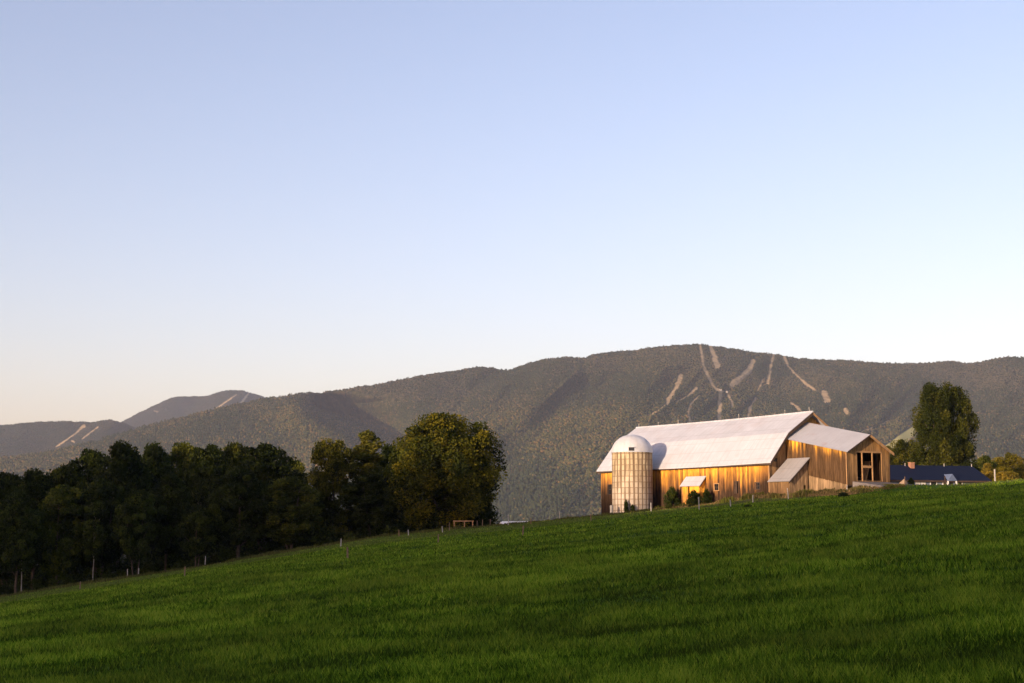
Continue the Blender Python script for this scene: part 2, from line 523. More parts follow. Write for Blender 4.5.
# ------------------------------------------------------------------ mountains
def polydist(PX, PY, pts):
    """distance in pixels-of-arc to a polyline with interpolated width"""
    best = np.full(PX.shape, 1e9); wid = np.zeros(PX.shape); side = np.zeros(PX.shape)
    for (x0, y0, w0), (x1, y1, w1) in zip(pts[:-1], pts[1:]):
        dx, dy = x1 - x0, y1 - y0
        L2 = dx * dx + dy * dy
        t = np.clip(((PX - x0) * dx + (PY - y0) * dy) / L2, 0, 1)
        d = np.hypot(PX - x0 - t * dx, PY - y0 - t * dy)
        m = d < best
        best = np.where(m, d, best); wid = np.where(m, w0 + (w1 - w0) * t, wid)
    return best, wid

FOOT_Y = 2300
def icosa():
    t = (1 + 5 ** 0.5) / 2
    v = np.array([(-1, t, 0), (1, t, 0), (-1, -t, 0), (1, -t, 0), (0, -1, t), (0, 1, t), (0, -1, -t), (0, 1, -t), (t, 0, -1), (t, 0, 1), (-t, 0, -1), (-t, 0, 1)], float)
    v /= np.linalg.norm(v[0])
    f = np.array([(0, 11, 5), (0, 5, 1), (0, 1, 7), (0, 7, 10), (0, 10, 11), (1, 5, 9), (5, 11, 4), (11, 10, 2), (10, 7, 6), (7, 1, 8), (3, 9, 4), (3, 4, 2), (3, 2, 6), (3, 6, 8), (3, 8, 9), (4, 9, 5), (2, 4, 11), (6, 2, 10), (8, 6, 7), (9, 8, 1)])
    return v, f
OCTA = (np.array([(1, 0, 0), (0, 1, 0), (-1, 0, 0), (0, -1, 0), (0, 0, 1), (0, 0, -1)], float),
        np.array([(0, 1, 4), (1, 2, 4), (2, 3, 4), (3, 0, 4), (1, 0, 5), (2, 1, 5), (3, 2, 5), (0, 3, 5)]))
def plant_forest(name, p, PX, PY, X, Y, Z, clear, hi, seed, dark, wood_label):
    """one low crown per tree over the whole visible slope, with the ski runs left clear"""
    rng = np.random.RandomState(seed + 100)
    rows = X.shape[0]
    c0 = int(np.argmin(np.abs(p + 60))); c1 = int(np.argmin(np.abs(p - min(1083, p[-1]))))
    c1 = min(c1, c0 + 1143)
    n = 1150000
    ci = rng.uniform(c0, c1 - 1.01, n); ri = rng.uniform(0, rows - 1.01, n)
    r0 = ri.astype(int); k0 = ci.astype(int); fr = ri - r0; fc = ci - k0
    def S(A): return (A[r0, k0] * (1 - fr) + A[r0 + 1, k0] * fr) * (1 - fc) + (A[r0, k0 + 1] * (1 - fr) + A[r0 + 1, k0 + 1] * fr) * fc
    x, y, z, cl, h_, py_ = S(X), S(Y), S(Z), S(clear), S(hi), S(PY)
    rowpx = np.abs(PY[1:, :] - PY[:-1, :])[r0, k0]           # picture height of a row: keeps the density even over the ground
    wpx = 8.5 * F_PX / y
    want = 6.5 / (wpx * wpx)                                  # trees per square pixel
    have = n / float((c1 - c0) * rows) / np.maximum(rowpx, 1e-3)
    keep = (rng.uniform(0, 1, n) < want / have) & (cl < 0.12)
    x, y, z, h_ = x[keep], y[keep], z[keep], h_[keep]
    n = len(x)
    con = (fbm(x * 0.006, z * 0.012 + 3, 3, seed + 7) + rng.normal(0, 0.14, n) + 0.10 * h_) > 0.60    # conifers
    r = rng.uniform(2.5, 4.6, n) * np.where(con, 0.72, 1.0)
    hh = rng.uniform(2.6, 4.4, n) * np.where(con, 1.3, 1.0) * (1 - 0.35 * h_)
    u = rng.uniform(0, 1, n)
    low = np.array([(0.030, 0.038, 0.018), (0.052, 0.058, 0.024), (0.084, 0.076, 0.032), (0.150, 0.095, 0.040)])
    high = np.array([(0.030, 0.032, 0.027), (0.047, 0.044, 0.036), (0.065, 0.056, 0.045), (0.090, 0.073, 0.056)])
    t = np.clip(u ** 1.35, 0, 0.999) * 3; i = t.astype(int); f = (t - i)[:, None]
    g = np.clip(h_ * 1.1 + (fbm(x * 0.002, z * 0.004, 3, seed + 9) - 0.5) * 1.6, 0, 1)[:, None]
    cl_ = low[i] * (1 - f) + low[i + 1] * f
    ch_ = high[i] * (1 - f) + high[i + 1] * f
    col = (cl_ * (1 - g) + ch_ * g) * dark
    col = np.where(con[:, None], np.array([(0.014, 0.021, 0.015)]) * rng.uniform(0.7, 1.4, (n, 1)), col)
    near = (8.5 * F_PX / y) > 3.6
    V = []; T = []; C = []; off = 0
    for sel, (bv, bf) in ((near, icosa()), (~near, OCTA)):
        m = int(sel.sum())
        if m == 0: continue
        a = rng.uniform(0, 2 * math.pi, m); ca, sa = np.cos(a)[:, None], np.sin(a)[:, None]
        jit = rng.uniform(0.78, 1.22, (m, len(bv)))
        bx, by, bz = bv[None, :, 0] * jit, bv[None, :, 1] * jit, bv[None, :, 2] * jit
        rr_, hz = r[sel][:, None], hh[sel][:, None]
        v = np.stack([x[sel][:, None] + (bx * ca - by * sa) * rr_, y[sel][:, None] + (bx * sa + by * ca) * rr_, z[sel][:, None] + hz * 0.75 + bz * hz], -1)
        V.append(v.reshape(-1, 3)); T.append((np.arange(m)[:, None, None] * len(bv) + bf[None]).reshape(-1, 3) + off)
        C.append(np.repeat(col[sel], len(bv), axis=0)); off += m * len(bv)
    me = fast_mesh('forest', np.concatenate(V), None, np.concatenate(T), smooth=True, color=np.concatenate(C))
    tag(link_mesh('forest', me, M_FAR), wood_label, 'forest', kind='stuff')
    print('forest', name, n)

SHAPE = 1.12
def mountain(name, sky_pts, depth_pts, foot_py, foot_Y, cols, rows, relief, trails, pastures=(), canopy=8.0, high_py=(430, 370), seed=1, namp=0.03, shape=1.0, mat=None, dark=1.0, wood_label=''):
    p = cols
    sk = np.interp(p, [a for a, b in sky_pts], [b for a, b in sky_pts])
    k = np.ones(7) / 7
    sk = np.convolve(np.pad(sk, 3, mode='edge'), k, mode='valid')
    sk = sk + (fbm(p / 14.0, p * 0, 3, seed + 40) - 0.5) * 2.4
    Ys = np.interp(p, [a for a, b in depth_pts], [b for a, b in depth_pts])
    v = np.linspace(0, 1, rows)
    PX = np.repeat(p[None, :], rows, 0)
    PY = foot_py + (sk[None, :] - foot_py) * v[:, None]
    V = np.repeat(v[:, None], len(p), 1)
    Y = foot_Y + (Ys[None, :] - foot_Y) * V ** shape
    fade = np.clip(V / 0.08, 0, 1)
    fade_top = np.clip((1 - V) / 0.10, 0, 1) * 0.7 + 0.3
    d = np.zeros_like(Y)
    for pts, amp in relief:
        dist, w = polydist(PX, PY, pts)
        d += 1.5 * amp * np.exp(-(dist / w) ** 1.3)
    # spurs running down slope to the lower left
    wx = PX + 0.9 * (PY - 400); 
    n1 = 1 - np.abs(2 * fbm(wx / 70.0 + 2.1, PY / 150.0, 4, seed) - 1)
    n2 = fbm(wx / 22.0, PY / 40.0, 4, seed + 5)
    d += (namp * (0.6 - n1) + namp * 0.28 * (n2 - 0.5)) * np.clip((PX - 400) / 100, 0.3, 1)
    Y = Y * (1 + d * fade * fade_top)
    b = (341.5 - PY) / F_PX
    den = cs - b * sn
    X = (PX - 512) / F_PX / den * Y
    Z = (sn + b * cs) / den * Y
    tr = np.zeros_like(Y); pa = np.zeros_like(Y); ring = np.zeros_like(Y)
    for pts in trails:
        dist, w = polydist(PX, PY, pts)
        jit = (fbm(PX / 3.0, PY / 3.0, 2, 8) - 0.5) * 1.6
        ring = np.maximum(ring, np.clip(1 - np.abs(dist - w * 0.5 - 1.3) / 1.4, 0, 1))
        tr = np.maximum(tr, np.clip((w * 0.45 - dist + 1.5 * jit * np.minimum(1, w / 4)) / 0.9 + 0.5, 0, 1))
    for pts in pastures:
        dist, w = polydist(PX, PY, pts)
        pa = np.maximum(pa, np.clip((w * 0.5 - dist) / 1.0 + 0.5, 0, 1))
    clear = np.maximum(tr, pa)
    hi = np.clip((PY - high_py[0]) / (high_py[1] - high_py[0]), 0, 1)
    plant_forest(name, p, PX, PY, X, Y, Z, clear, hi, seed, dark, wood_label)
    # close the back of the mountain: an extra row falling away behind the crest
    back = np.stack([X[-1] * 1.12, Y[-1] * 1.12, Z[-1] * 0.6], -1)
    back2 = np.stack([X[-1] * 1.3, Y[-1] * 1.3, Z[-1] * 0 - 60], -1)
    front = np.stack([X[0] * 0.9, Y[0] * 0.9, Z[0] - 40], -1)
    G = np.concatenate([front[None], np.stack([X, Y, Z], -1), back[None], back2[None]], 0)
    def ext(a): return np.concatenate([a[:1], a, a[-1:] * 0, a[-1:] * 0], 0).ravel()
    R, C = G.shape[:2]
    idx = np.arange(R * C).reshape(R, C)
    f = np.stack([idx[:-1, :-1], idx[:-1, 1:], idx[1:, 1:], idx[1:, :-1]], -1).reshape(-1, 4)
    me = fast_mesh(name, G.reshape(-1, 3), f, smooth=True, attr={'trail': ext(tr), 'pasture': ext(pa), 'high': ext(hi)})
    return tag(link_mesh(name, me, mat or M_FOREST), kind='structure')

cols = np.concatenate([np.arange(-700, -60, 8.0), np.arange(-60, 1084, 1.0), np.arange(1084, 1800, 8.0)])
SKY_MAIN = [(-700, 480), (-200, 470), (0, 458), (50, 452), (100, 440), (150, 425), (200, 413), (240, 403), (268, 398), (310, 393), (340, 391), (362, 386), (372, 386), (400, 380), (440, 373), (475, 367.5), (492, 368), (508, 370), (530, 362), (560, 357), (575, 357), (586, 358), (592, 354), (640, 349), (675, 344.5), (700, 343.5), (715, 346), (750, 352), (770, 353.5), (800, 358), (850, 361), (900, 363.5), (950, 362), (980, 363), (1000, 358), (1024, 357), (1100, 352), (1400, 345), (1800, 360)]
DEP_MAIN = [(-700, 3800), (0, 3900), (268, 4400), (500, 4700), (700, 4900), (1024, 4700), (1800, 4600)]
RELIEF = [
    ([(318, 403, 10), (345, 414, 18), (385, 432, 24), (430, 462, 32)], 0.130),        # deep ravine
    ([(285, 402, 14), (330, 432, 22), (385, 480, 30)], -0.045),
    ([(500, 366, 22), (470, 392, 26), (440, 430, 30)], 0.030),
    ([(590, 352, 24), (560, 376, 26), (505, 420, 30), (470, 460, 40)], -0.020),
    ([(620, 372, 20), (560, 412, 26), (500, 470, 36)], 0.020),
    ([(700, 343, 26), (660, 372, 26), (620, 420, 30), (560, 480, 40)], -0.034),
    ([(800, 358, 20), (780, 390, 26), (740, 430, 34)], 0.024),
    ([(870, 362, 22), (860, 400, 30), (830, 450, 40)], -0.020),
    ([(960, 364, 20), (930, 400, 30), (900, 450, 40)], 0.024),
]
TRAILS = [
    [(700, 342, 2.2), (703.5, 366, 2.6), (706, 372, 3.5), (712, 384, 3.2), (716, 389, 3.6), (722, 392, 4)],
    [(720.5, 392, 4.0), (720, 405, 4.2), (719.5, 424, 4.4)],
    [(710.5, 346, 3.6), (714, 356, 5.5), (717, 366, 6.5)],
    [(753, 361.5, 5), (749, 370, 6.5), (742, 377, 6), (737, 381, 8), (732, 385, 7)],
    [(773.5, 355, 2.2), (770, 370, 3), (768, 383, 3.6)],
    [(784.5, 357, 3), (788, 366, 2), (797, 376, 1.8), (806, 384, 3), (816, 391, 2)],
    [(824, 393, 7), (827, 400, 8)],
    [(681, 376, 5), (679, 382, 4), (674, 391, 3.6), (669, 399, 4.5), (667, 405, 2.5)],
    [(696, 389, 3), (688, 396, 1.8), (677, 402, 1.6)],
    [(699, 396, 1.6), (691, 404, 2.4), (688, 412, 2.6), (690, 421, 2.4)],
    [(666, 405, 1.4), (658, 411, 2.0), (652, 414, 1.6)],
    [(727, 393, 1.6), (732, 402, 2), (733, 408, 1.6)],
    [(756, 398, 2), (750, 408, 3), (748, 418, 3)],
    [(763, 380, 2), (758, 390, 2.2)],
    [(791, 403, 2), (796, 407, 4), (801, 412, 2.5)],
    [(845, 409, 3.5), (847, 412.5, 4)],
    [(880, 425, 1.6), (888, 421, 2)], [(862, 432, 1.5), (872, 428, 1.6)],
]
PAST = [[(914, 430, 7), (902, 440, 11), (888, 450, 10)]]
mountain('mountain', SKY_MAIN, DEP_MAIN, 552, FOOT_Y, cols, 420, RELIEF, TRAILS, PAST, shape=SHAPE, canopy=4.2, seed=1, namp=0.06, dark=0.86, wood_label='autumn tinged forest covering the main mountain slope')

cols2 = np.concatenate([np.arange(-700, -60, 8.0), np.arange(-60, 420, 1.0), np.arange(420, 900, 8.0)])
SKY_FAR = [(-700, 452), (0, 448), (80, 436), (118, 424), (130, 417.5), (145, 409.5), (160, 403), (174, 397.5), (190, 396), (205, 396), (222, 392), (238, 390), (248, 391.5), (262, 396), (280, 402), (330, 410), (420, 420), (900, 440)]
mountain('mountain', SKY_FAR, [(-700, 8300), (900, 8300)], 470, 5900, cols2, 150,
         [([(200, 396, 14), (180, 420, 20)], 0.03), ([(240, 390, 14), (215, 415, 20)], -0.03)],
         [[(249, 393, 1.4), (243, 401, 3.0), (236, 408, 3.0)], [(236, 395, 1.1), (226, 402, 1.2), (213, 411, 1.6)], [(154, 411, 1.1), (158, 412, 1.3)]], canopy=3.5, high_py=(470, 400), seed=21, namp=0.05, mat=M_CONIFER, dark=0.52, wood_label='dark forest on the farthest peak at the left')
SKY_SH = [(-700, 440), (-100, 430), (0, 425), (20, 423), (45, 422), (70, 422), (88, 423), (100, 421), (112, 420), (125, 424), (150, 434), (200, 450), (300, 470), (900, 500)]
mountain('mountain', SKY_SH, [(-700, 6200), (900, 6200)], 490, 4700, cols2, 140,
         [([(95, 420, 14), (50, 450, 22)], 0.03), ([(112, 420, 12), (80, 446, 20)], -0.03)],
         [[(84, 426, 3), (80, 429, 2), (75, 434, 1.6), (68, 439, 1.6), (56, 447, 1.3)], [(98, 427, 1.7), (90, 433, 1.1), (82, 439, 1)], [(72, 441, 2), (74, 442, 2)]], canopy=3.5, high_py=(490, 420), seed=31, namp=0.05, mat=M_CONIFER, dark=0.52, wood_label='dark forest on the far shoulder at the left edge')

def box_stack(name, label, cat, loc, rz, parts, group=None):
    t = tag(empty(name, loc, rz), label, cat, group)
    for nm, mb, mat in parts: mb.build(nm, mat, t)
    return t

def gable_shed(L, W, H, R, over=0.3):
    w = MB()
    w.add([(-L/2, -W/2, -2), (L/2, -W/2, -2), (L/2, W/2, -2), (-L/2, W/2, -2), (-L/2, -W/2, H), (L/2, -W/2, H), (L/2, W/2, H), (-L/2, W/2, H), (-L/2, 0, H+R), (L/2, 0, H+R)],
          [(0, 1, 5, 4), (2, 3, 7, 6), (1, 2, 6, 9, 5), (3, 0, 4, 8, 7), (4, 5, 9, 8), (6, 7, 8, 9)])
    r = MB(); s = R / (W / 2)
    for sg in (-1, 1):
        r.slab([(-L/2-over, sg*(W/2+over), H-over*s+0.12), (L/2+over, sg*(W/2+over), H-over*s+0.12), (L/2+over, sg*0.003, H+R+0.12), (-L/2-over, sg*0.003, H+R+0.12)], 0.1)
    return w, r

def on_mountain(px, py):
    # approximate surface point of the main mountain
    sk = np.interp(px, [a for a, b in SKY_MAIN], [b for a, b in SKY_MAIN])
    v = (py - 552) / (sk - 552)
    Y = FOOT_Y + (np.interp(px, [a for a, b in DEP_MAIN], [b for a, b in DEP_MAIN]) - FOOT_Y) * v ** SHAPE
    return P(px, py, float(Y) * 0.985)
for (px, py, L, lab) in ((720.5, 390.5, 8, 'tiny pale lodge where the straight ski trail turns on the mountain'), (727, 392.2, 6, 'tiny pale hut just right of the mountain lodge')):
    w, r = gable_shed(L * .8, 5, 2.5, 1.6, 0.5)
    o = on_mountain(px, py)
    box_stack('mountain_lodge', lab, 'lodge', o, 0.3, [('wall', w, M_POSTW), ('roof', r, M_LROOF)])

# ------------------------------------------------------------------ barn
E1 = Vector((0.525, -0.851, 0)).normalized()
G1 = Vector((0.851, 0.525, 0)).normalized()
BZ = 2.0
C0 = Vector((26.1, 145.0, 0))
barn = empty('barn', (C0.x, C0.y, BZ), math.atan2(E1.y, E1.x))
tag(barn, 'long weathered wood barn with white metal gambrel roof and covered ramp', 'barn')
K = 1428.0
def along(o, d, px):       # parameter t so that o+t*d projects to px
    r = (px - 512) / K
    return (r * o.y - o.x) / (d.x - r * d.y)
def lx(px): return along(C0, E1, px)                     # local x on the long wall
def pz(py, x, y):                                        # local z for pixel row py at local (x,y)
    w = C0 + E1 * x + G1 * y
    return ray(512, py)[1] * w.y - BZ
L = 29.5
PROF = [(-0.36, 5.84), (2.16, 8.90), (5.6, 11.15), (9.04, 8.90), (11.56, 5.84)]
PROF = [(y, z - BZ) for y, z in PROF]
def prof_z(y): return float(np.interp(y, [a for a, b in PROF], [b for a, b in PROF]))
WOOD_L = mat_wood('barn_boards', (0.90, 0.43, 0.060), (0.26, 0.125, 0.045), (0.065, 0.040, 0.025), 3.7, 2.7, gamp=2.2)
WOOD_G = mat_wood('gable_boards', (0.62, 0.34, 0.11), (0.36, 0.215, 0.10), (0.20, 0.13, 0.075), 8.5, 6.0)
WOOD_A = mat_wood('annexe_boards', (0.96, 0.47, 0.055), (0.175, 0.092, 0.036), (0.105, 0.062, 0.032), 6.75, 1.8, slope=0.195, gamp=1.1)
WOOD_F = mat_wood('foundation_boards', (0.37, 0.25, 0.145), (0.29, 0.20, 0.115), (0.17, 0.115, 0.07), 2.6, 3.0)
WOOD_E = mat_wood('annexe_gable_boards', (0.36, 0.205, 0.085), (0.25, 0.15, 0.07), (0.17, 0.105, 0.055), 5.2, 4.0)

rnd = random.Random(4)
def boards(mb, ax, c, t0, t1, zb, zt, opens=(), th=0.05, bw=0.2778, jitter=0.03, inward=1):
    """vertical boards along x (ax='x', at y=c) or y (ax='y', at x=c); zb, zt functions; opens = (t0,t1,z0,z1)"""
    k = t0
    while k < t1 - 1e-4:
        e = min(k + bw, t1)
        a, b = k + 0.004, e - 0.004
        off = rnd.uniform(-0.012, 0.012)
        c0, c1 = c + off, c + off + th * inward
        segs = [(zb((a + b) / 2) + rnd.uniform(-jitter, jitter), None)]
        spans = [[segs[0][0], None]]
        mid = (a + b) / 2
        for (o0, o1, oz0, oz1) in opens:
            if o0 <= mid <= o1:
                spans = [[spans[0][0], oz0], [oz1, None]]
        for lo, hi_ in spans:
            z0a = z0b = lo
            za, zb_ = (zt(a), zt(b)) if hi_ is None else (hi_, hi_)
            if za <= z0a: continue
            if ax == 'x':
                mb.hexa([(a, c0, z0a), (b, c0, z0b), (b, c1, z0b), (a, c1, z0a)], [(a, c0, za), (b, c0, zb_), (b, c1, zb_), (a, c1, za)])
            else:
                mb.hexa([(c0, a, z0a), (c0, b, z0b), (c1, b, z0b), (c1, a, z0a)], [(c0, a, za), (c0, b, zb_), (c1, b, zb_), (c1, a, za)])
        k = e

wz = 6.08 - BZ
# openings in the long wall
def open_x(p0, p1, y0, y1):
    x0, x1 = lx(p0), lx(p1)
    return [x0, x1, pz(y1, (x0 + x1) / 2, 0), pz(y0, (x0 + x1) / 2, 0)]
OPL = [open_x(714.3, 718.6, 484, 490.2), open_x(734.6, 738.8, 482, 493.5), open_x(755.3, 759.6, 483, 488.8), open_x(608.2, 611.4, 485, 494)]
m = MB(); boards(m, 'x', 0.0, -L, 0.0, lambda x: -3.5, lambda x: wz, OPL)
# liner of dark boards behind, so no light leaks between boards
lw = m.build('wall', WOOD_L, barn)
for i, (x0, x1, z0, z1) in enumerate(OPL):
    nm = 'barn_door' if i == 1 else 'window'
    fr = MB()
    fr.box(x0 - 0.08, x0 + 0.02, -0.035, 0.06, z0, z1); fr.box(x1 - 0.02, x1 + 0.08, -0.035, 0.06, z0, z1)
    fr.box(x0 - 0.08, x1 + 0.08, -0.04, 0.06, z1, z1 + 0.09)
    if i != 1: fr.box(x0 - 0.10, x1 + 0.10, -0.06, 0.06, z0 - 0.08, z0)
    wo_ = fr.build(nm, M_TRIM2 if i == 0 else M_TRIM, barn)
    pn = MB(); pn.box(x0 + 0.02, x1 - 0.02, 0.02, 0.05, z0, z1)
    if i != 1:
        pn.build('pane', M_BLACK, wo_)
        br = MB(); br.box((x0 + x1) / 2 - 0.02, (x0 + x1) / 2 + 0.02, 0.0, 0.03, z0, z1); br.box(x0, x1, 0.0, 0.028, (z0 + z1) / 2 - 0.02, (z0 + z1) / 2 + 0.02)
        br.build('glazing_bar', M_TRIM, wo_)
    else:
        lv = MB(); lv.box(x0 + 0.02, x0 + 0.32, 0.03, 0.06, z0, z1); lv.build('door_leaf', M_TRIM, wo_)
# gable walls and back wall
gopen = [(along(C0, G1, 774.6), along(C0, G1, 777.6), pz(461.5, 0, 0.8), pz(458, 0, 0.8))]
m = MB()
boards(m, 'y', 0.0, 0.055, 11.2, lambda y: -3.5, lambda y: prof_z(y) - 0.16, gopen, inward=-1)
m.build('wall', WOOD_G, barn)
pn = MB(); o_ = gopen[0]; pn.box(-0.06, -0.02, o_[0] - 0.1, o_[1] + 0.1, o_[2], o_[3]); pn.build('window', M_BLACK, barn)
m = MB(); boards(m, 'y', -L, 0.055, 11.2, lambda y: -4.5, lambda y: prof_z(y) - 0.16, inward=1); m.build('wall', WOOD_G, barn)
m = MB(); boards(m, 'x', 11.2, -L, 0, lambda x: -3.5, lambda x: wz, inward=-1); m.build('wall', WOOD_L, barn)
# roof: four pitches with slightly uneven sheets
RO = 0.42
rf = MB()
nseg = 24
rr = random.Random(8)
RR = 0.70
xs_ = [-L - RO + (L + RO + RR) * i / nseg for i in range(nseg + 1)]
grid = []
sub = []
for i in range(4):
    (y0, z0), (y1, z1) = PROF[i], PROF[i + 1]
    for k in range(4): sub.append((y0 + (y1 - y0) * k / 4, z0 + (z1 - z0) * k / 4))
sub.append(PROF[-1])
vv = []
for x in xs_:
    t = (x + L) / L
    sag = -0.10 * math.sin(math.pi * min(max(t, 0), 1))
    for j, (y, z) in enumerate(sub):
        edge = 1.0 if j in (0, 16) else 0.35
        vv.append((x, y, z + sag * (1.0 if j in (8,) else 0.8 * edge + 0.3) + rr.uniform(-0.012, 0.012)))
ns = len(sub)
ff = []
for i in range(nseg):
    for j in range(ns - 1):
        ff.append((i * ns + j, (i + 1) * ns + j, (i + 1) * ns + j + 1, i * ns + j + 1))
nb = len(vv)
vv += [(x, y, z - 0.10) for x, y, z in vv]
ff += [tuple(nb + a for a in f[::-1]) for f in list(ff)]
for i in range(nseg):
    for j in (0, ns - 1):
        ff.append((i * ns + j, nb + i * ns + j, nb + (i + 1) * ns + j, (i + 1) * ns + j))
for j in range(ns - 1):
    for i in (0, nseg):
        ff.append((i * ns + j, i * ns + j + 1, nb + i * ns + j + 1, nb + i * ns + j))
rf.add(vv, ff)
roof = rf.build('roof', M_ROOF, barn)
rc = MB()
rc.tube([(x, 5.6, PROF[2][1] + 0.03 - 0.10 * math.sin(math.pi * min(max((x + L) / L, 0), 1))) for x in xs_], 0.09, 6)
rc.build('ridge_cap', M_ROOF, roof)
# lightning rods on the ridge
for px in (639.5, 659, 679, 740, 786.5, 811):
    x = along(C0 + G1 * 5.6, E1, px)
    r_ = MB(); r_.tube([(x, 5.6, PROF[2][1]), (x, 5.6, PROF[2][1] + 0.42)], 0.03, 6); r_.tube([(x - 0.05, 5.6, PROF[2][1] + 0.43), (x + 0.05, 5.6, PROF[2][1] + 0.43)], 0.05, 6)
    r_.build('lightning_rod', M_POSTW, roof)
# rake boards under the roof's ends (underside's shade painted in as dark near boards)
for xx in (RR + 0.002, -L - RO - 0.042):
    for far in (0, 1):
        rk = MB()
        for i in ((0, 1), (2, 3))[far]:
            (y0, z0), (y1, z1) = PROF[i], PROF[i + 1]
            x0, x1 = xx, xx + 0.04
            dz = 0.30 if far else 0.36
            rk.hexa([(x0, y0, z0 - dz), (x1, y0, z0 - dz), (x1, y1, z1 - dz), (x0, y1, z1 - dz)], [(x0, y0, z0 - 0.03), (x1, y0, z0 - 0.03), (x1, y1, z1 - 0.03), (x0, y1, z1 - 0.03)])
        rk.build('rake_board', M_TRIM2 if far else M_TRIM, roof)
fb = MB(); fb.box(-L - RO, RR, PROF[0][0] + 0.02, PROF[0][0] + 0.06, PROF[0][1] - 0.30, PROF[0][1] - 0.12); fb.build('fascia', M_TRIM, roof)
cb = MB(); cb.box(-0.06, 0.065, -0.03, 0.052, -3.5, wz); cb.build('corner_board', M_TRIM2, barn)

# covered ramp (annexe) on the right gable end, its floor, eaves and ridge all running down the slope
AL = 8.6
Y0, Y1 = 2.3, 8.25
YR = (Y0 + Y1) / 2
fall = 0.195
def a_eave(x): return 8.37 - BZ - fall * x - 0.02
def a_ridge(x): return 10.1 - BZ - fall * x
def a_floor(x): return 5.10 - BZ - fall * x
C1 = C0 + E1 * AL
def ay(px): return along(C1, G1, px)
gs = (a_ridge(0) - a_eave(0)) / (YR - (Y0 - 0.2))
def a_roof(x, y): return a_ridge(x) - gs * abs(y - YR)
an = MB()
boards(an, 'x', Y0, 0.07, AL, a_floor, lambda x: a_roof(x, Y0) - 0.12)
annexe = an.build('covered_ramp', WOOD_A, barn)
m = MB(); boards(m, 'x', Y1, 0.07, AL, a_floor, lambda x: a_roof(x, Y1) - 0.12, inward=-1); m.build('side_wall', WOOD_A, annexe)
oy0, oy1 = ay(857.2), ay(882.3)
oz0, oz1 = a_floor(AL) + 0.42, pz(452.6, AL, YR)
m = MB(); boards(m, 'y', AL + 0.0, Y0 + 0.055, Y1 - 0.055, lambda y: a_floor(AL) - 0.1, lambda y: a_roof(AL, y) - 0.12, [(oy0, oy1, oz0, oz1)], inward=-1)
m.build('end_wall', WOOD_E, annexe)
m = MB(); boards(m, 'x', Y0 + 0.14, 0.07, AL - 0.15, lambda x: -3.5, lambda x: a_floor(x) + 0.1); m.build('foundation', WOOD_F, annexe)
m = MB(); boards(m, 'x', Y1 - 0.14, 0.07, AL - 0.15, lambda x: -3.5, lambda x: a_floor(x) + 0.1, inward=-1); m.build('foundation', WOOD_F, annexe)
m = MB(); m.hexa([(0.1, Y0 + 0.2, a_floor(0) - 0.15), (AL, Y0 + 0.2, a_floor(AL) - 0.15), (AL, Y1 - 0.2, a_floor(AL) - 0.15), (0.1, Y1 - 0.2, a_floor(0) - 0.15)],
                 [(0.1, Y0 + 0.2, a_floor(0)), (AL, Y0 + 0.2, a_floor(AL)), (AL, Y1 - 0.2, a_floor(AL)), (0.1, Y1 - 0.2, a_floor(0))]); m.build('floor', M_TRIM, annexe)
m = MB()
for sg, ye in ((-1, Y0 - 0.2), (1, Y1 + 0.2)):
    xa, xb = 0.07, AL + 0.38
    m.slab([(xa, ye, a_roof(xa, ye)), (xb, ye, a_roof(xb, ye)), (xb, YR + sg * 0.002, a_ridge(xb)), (xa, YR + sg * 0.002, a_ridge(xa))], 0.08)
ar = m.build('roof', M_AROOF, annexe)
xr = AL + 0.38
for sg, ye in ((-1, Y0 - 0.2), (1, Y1 + 0.2)):
    m = MB()
    dz = 0.16 if sg < 0 else 0.26
    m.hexa([(xr + 0.002, ye, a_roof(xr, ye) - dz), (xr + 0.042, ye, a_roof(xr, ye) - dz), (xr + 0.042, YR + sg * .003, a_ridge(xr) - dz), (xr + 0.002, YR + sg * .003, a_ridge(xr) - dz)],
           [(xr + 0.002, ye, a_roof(xr, ye) + 0.015), (xr + 0.042, ye, a_roof(xr, ye) + 0.015), (xr + 0.042, YR + sg * .003, a_ridge(xr) + 0.015), (xr + 0.002, YR + sg * .003, a_ridge(xr) + 0.015)])
    m.build('rake_board', M_TRIM if sg < 0 else M_TRIM2, annexe)  # left slope's shaded underside is painted in as dark trim
# doorway posts and beam
for pxa in (862.8, 873.0, 882.3, 857.2):
    yc = ay(pxa); w_ = 0.05 if pxa in (862.8, 873.0) else 0.03
    m = MB(); m.box(AL - 0.08, AL + 0.012, yc - w_, yc + w_, oz0 - 0.1, oz1); m.build('door_post', M_TRIM2, annexe)
m = MB(); m.box(AL - 0.12, AL + 0.015, ay(863.4), ay(872.4), pz(468, AL, YR), pz(465.6, AL, YR)); m.build('door_beam', M_TRIM2, annexe)
m = MB(); m.box(AL - 0.12, AL + 0.025, oy0, oy1, oz1 - 0.02, oz1 + 0.13); m.build('door_lintel', M_TRIM2, annexe)
cbd = MB(); cbd.box(AL - 0.055, AL + 0.03, Y0 - 0.03, Y0 + 0.052, a_floor(AL) - 0.1, a_roof(AL, Y0) - 0.14); cbd.build('corner_board', M_TRIM2, annexe)
